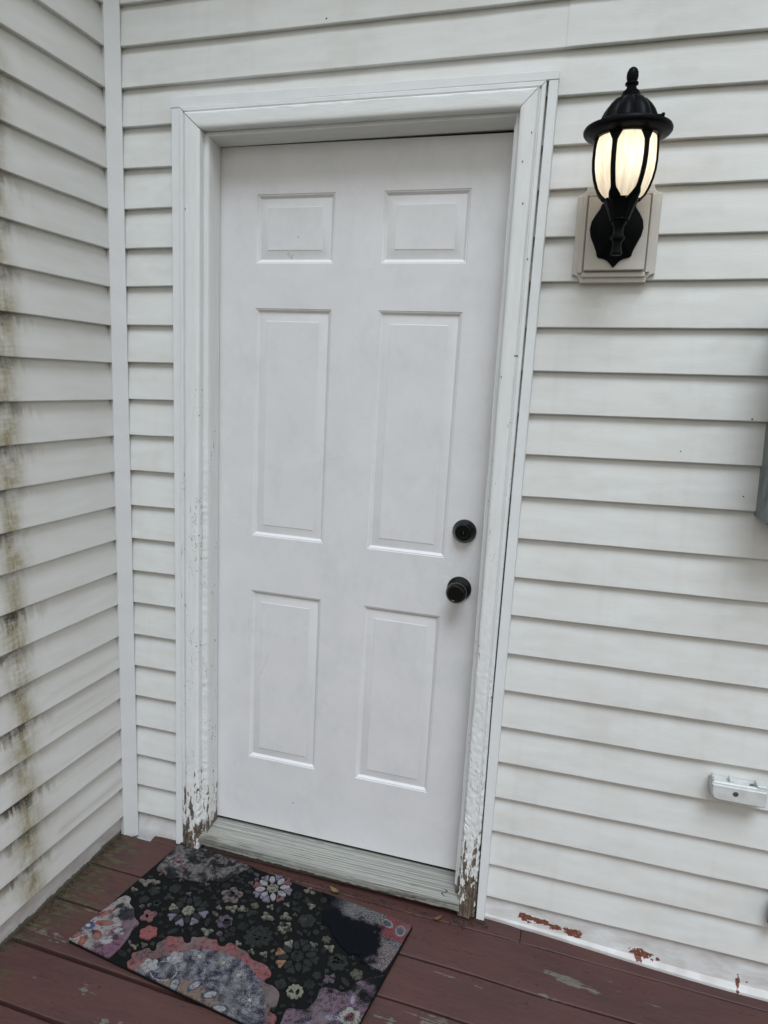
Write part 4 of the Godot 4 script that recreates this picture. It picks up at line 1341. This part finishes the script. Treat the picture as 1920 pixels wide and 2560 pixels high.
	if p.x > 0.70 and p.y < 0.075:
		pr = Color(0.33, 0.06, 0.075)
		for e in [[0.754, 0.037, 0.020, 0.014, 1.3], [0.712, 0.028, 0.02, 0.013, 0.4]]:
			var k := ell(p, e[0], e[1], e[2], e[3], e[4])
			if k < 0.65: pr = Color(0.13, 0.11, 0.17)
			elif k < 1.0: pr = Color(0.34, 0.32, 0.33)
		left = maxf(left, smoothstep(0.705, 0.72, p.x + 0.01 * v2))
	elif p.x > 0.70 and p.y > 0.10 and v > 0.1: pr = Color(0.24, 0.10, 0.13)
	return c.lerp(pr, left * clampf(0.75 + v2 * 1.5, 0, 1))

# ---------------- litter
func make_litter() -> void:
	var g := RandomNumberGenerator.new()
	g.seed = 99
	begin()
	for i in 900:
		var p := Vector3.ZERO
		if i < 450:
			var z := g.randf_range(0.02, 1.2)
			p = Vector3(XL - 0.006 + absf(g.randfn(0, 0.010)), DECK, z)
		elif i < 800:
			var x := g.randf_range(-1.02, -0.2)
			p = Vector3(x, DECK, lerpf(0.016, 0.036, (x + 1.03) / 0.8) + absf(g.randfn(0, 0.014)) + 0.004)
		else:
			p = Vector3(g.randf_range(-0.24, -0.14), DECK, 0.02 + absf(g.randfn(0, 0.012)))
		var r := g.randf_range(0.0012, 0.0042)
		var a := g.randf() * TAU
		var d := Vector3(cos(a), g.randf_range(-0.1, 0.4), sin(a)) * r * g.randf_range(0.8, 1.8)
		var e := Vector3(-sin(a), g.randf_range(0.0, 0.5), cos(a)) * r * g.randf_range(0.4, 0.9)
		var h := Vector3(0, r * g.randf_range(0.3, 0.9), 0)
		var s := T.size()
		quad(p - d, p - e, p + d * 0.6 + h * 0.3, p + h)
		tri(p + h, p + d * 0.6 + h * 0.3, p + e)
		tri(p - d, p + h, p + e)
	var o := build("leaf_crumbs", mat(Color(0.075, 0.055, 0.032), 0.9, mottle(71, 0.05, 0.35, 1.0, Color(1, 0.9, 0.7))), self, func(p): return Vector2(p.x, p.z) * 9.0)
	o.set_meta("kind", "stuff")
	o.set_meta("label", "brown crumbs of leaf and dirt along the threshold and side wall")
	o.set_meta("category", "debris")
	for q in [[-0.578, 0.052, 0.5, 0.020, "curled yellow dry leaf beside the doormat and threshold", Color(0.24, 0.17, 0.07)], [-0.275, 0.058, -0.6, 0.014, "small orange brown dry leaf below the threshold crack", Color(0.20, 0.09, 0.03)]]:
		var t := thing("dry_leaf", q[4], "leaf")
		begin()
		var rings := []
		for i in 9:
			var s := i / 8.0
			var along: float = (s - 0.5) * 2.0 * q[3]
			var wd: float = q[3] * 0.38 * sin(PI * clampf(s, 0.04, 0.97))
			var dir := Vector3(cos(q[2]), 0, sin(q[2]))
			var sd := Vector3(-dir.z, 0, dir.x)
			var c := Vector3(q[0], DECK + 0.003 + 0.006 * pow(s - 0.4, 2) * 4.0, q[1]) + dir * along
			rings.append(PackedVector3Array([c + sd * wd + Vector3(0, 0.004, 0), c + sd * wd * 0.5 + Vector3(0, 0.0008, 0), c, c - sd * wd * 0.5 + Vector3(0, 0.001, 0), c - sd * wd + Vector3(0, 0.005, 0)]))
		skin(rings, false, false, Vector3.UP)
		build("blade", mat(q[5], 0.8, mottle(72, 0.04, 0.6, 1.0)), t, func(p): return Vector2(p.x, p.z) * 30.0)
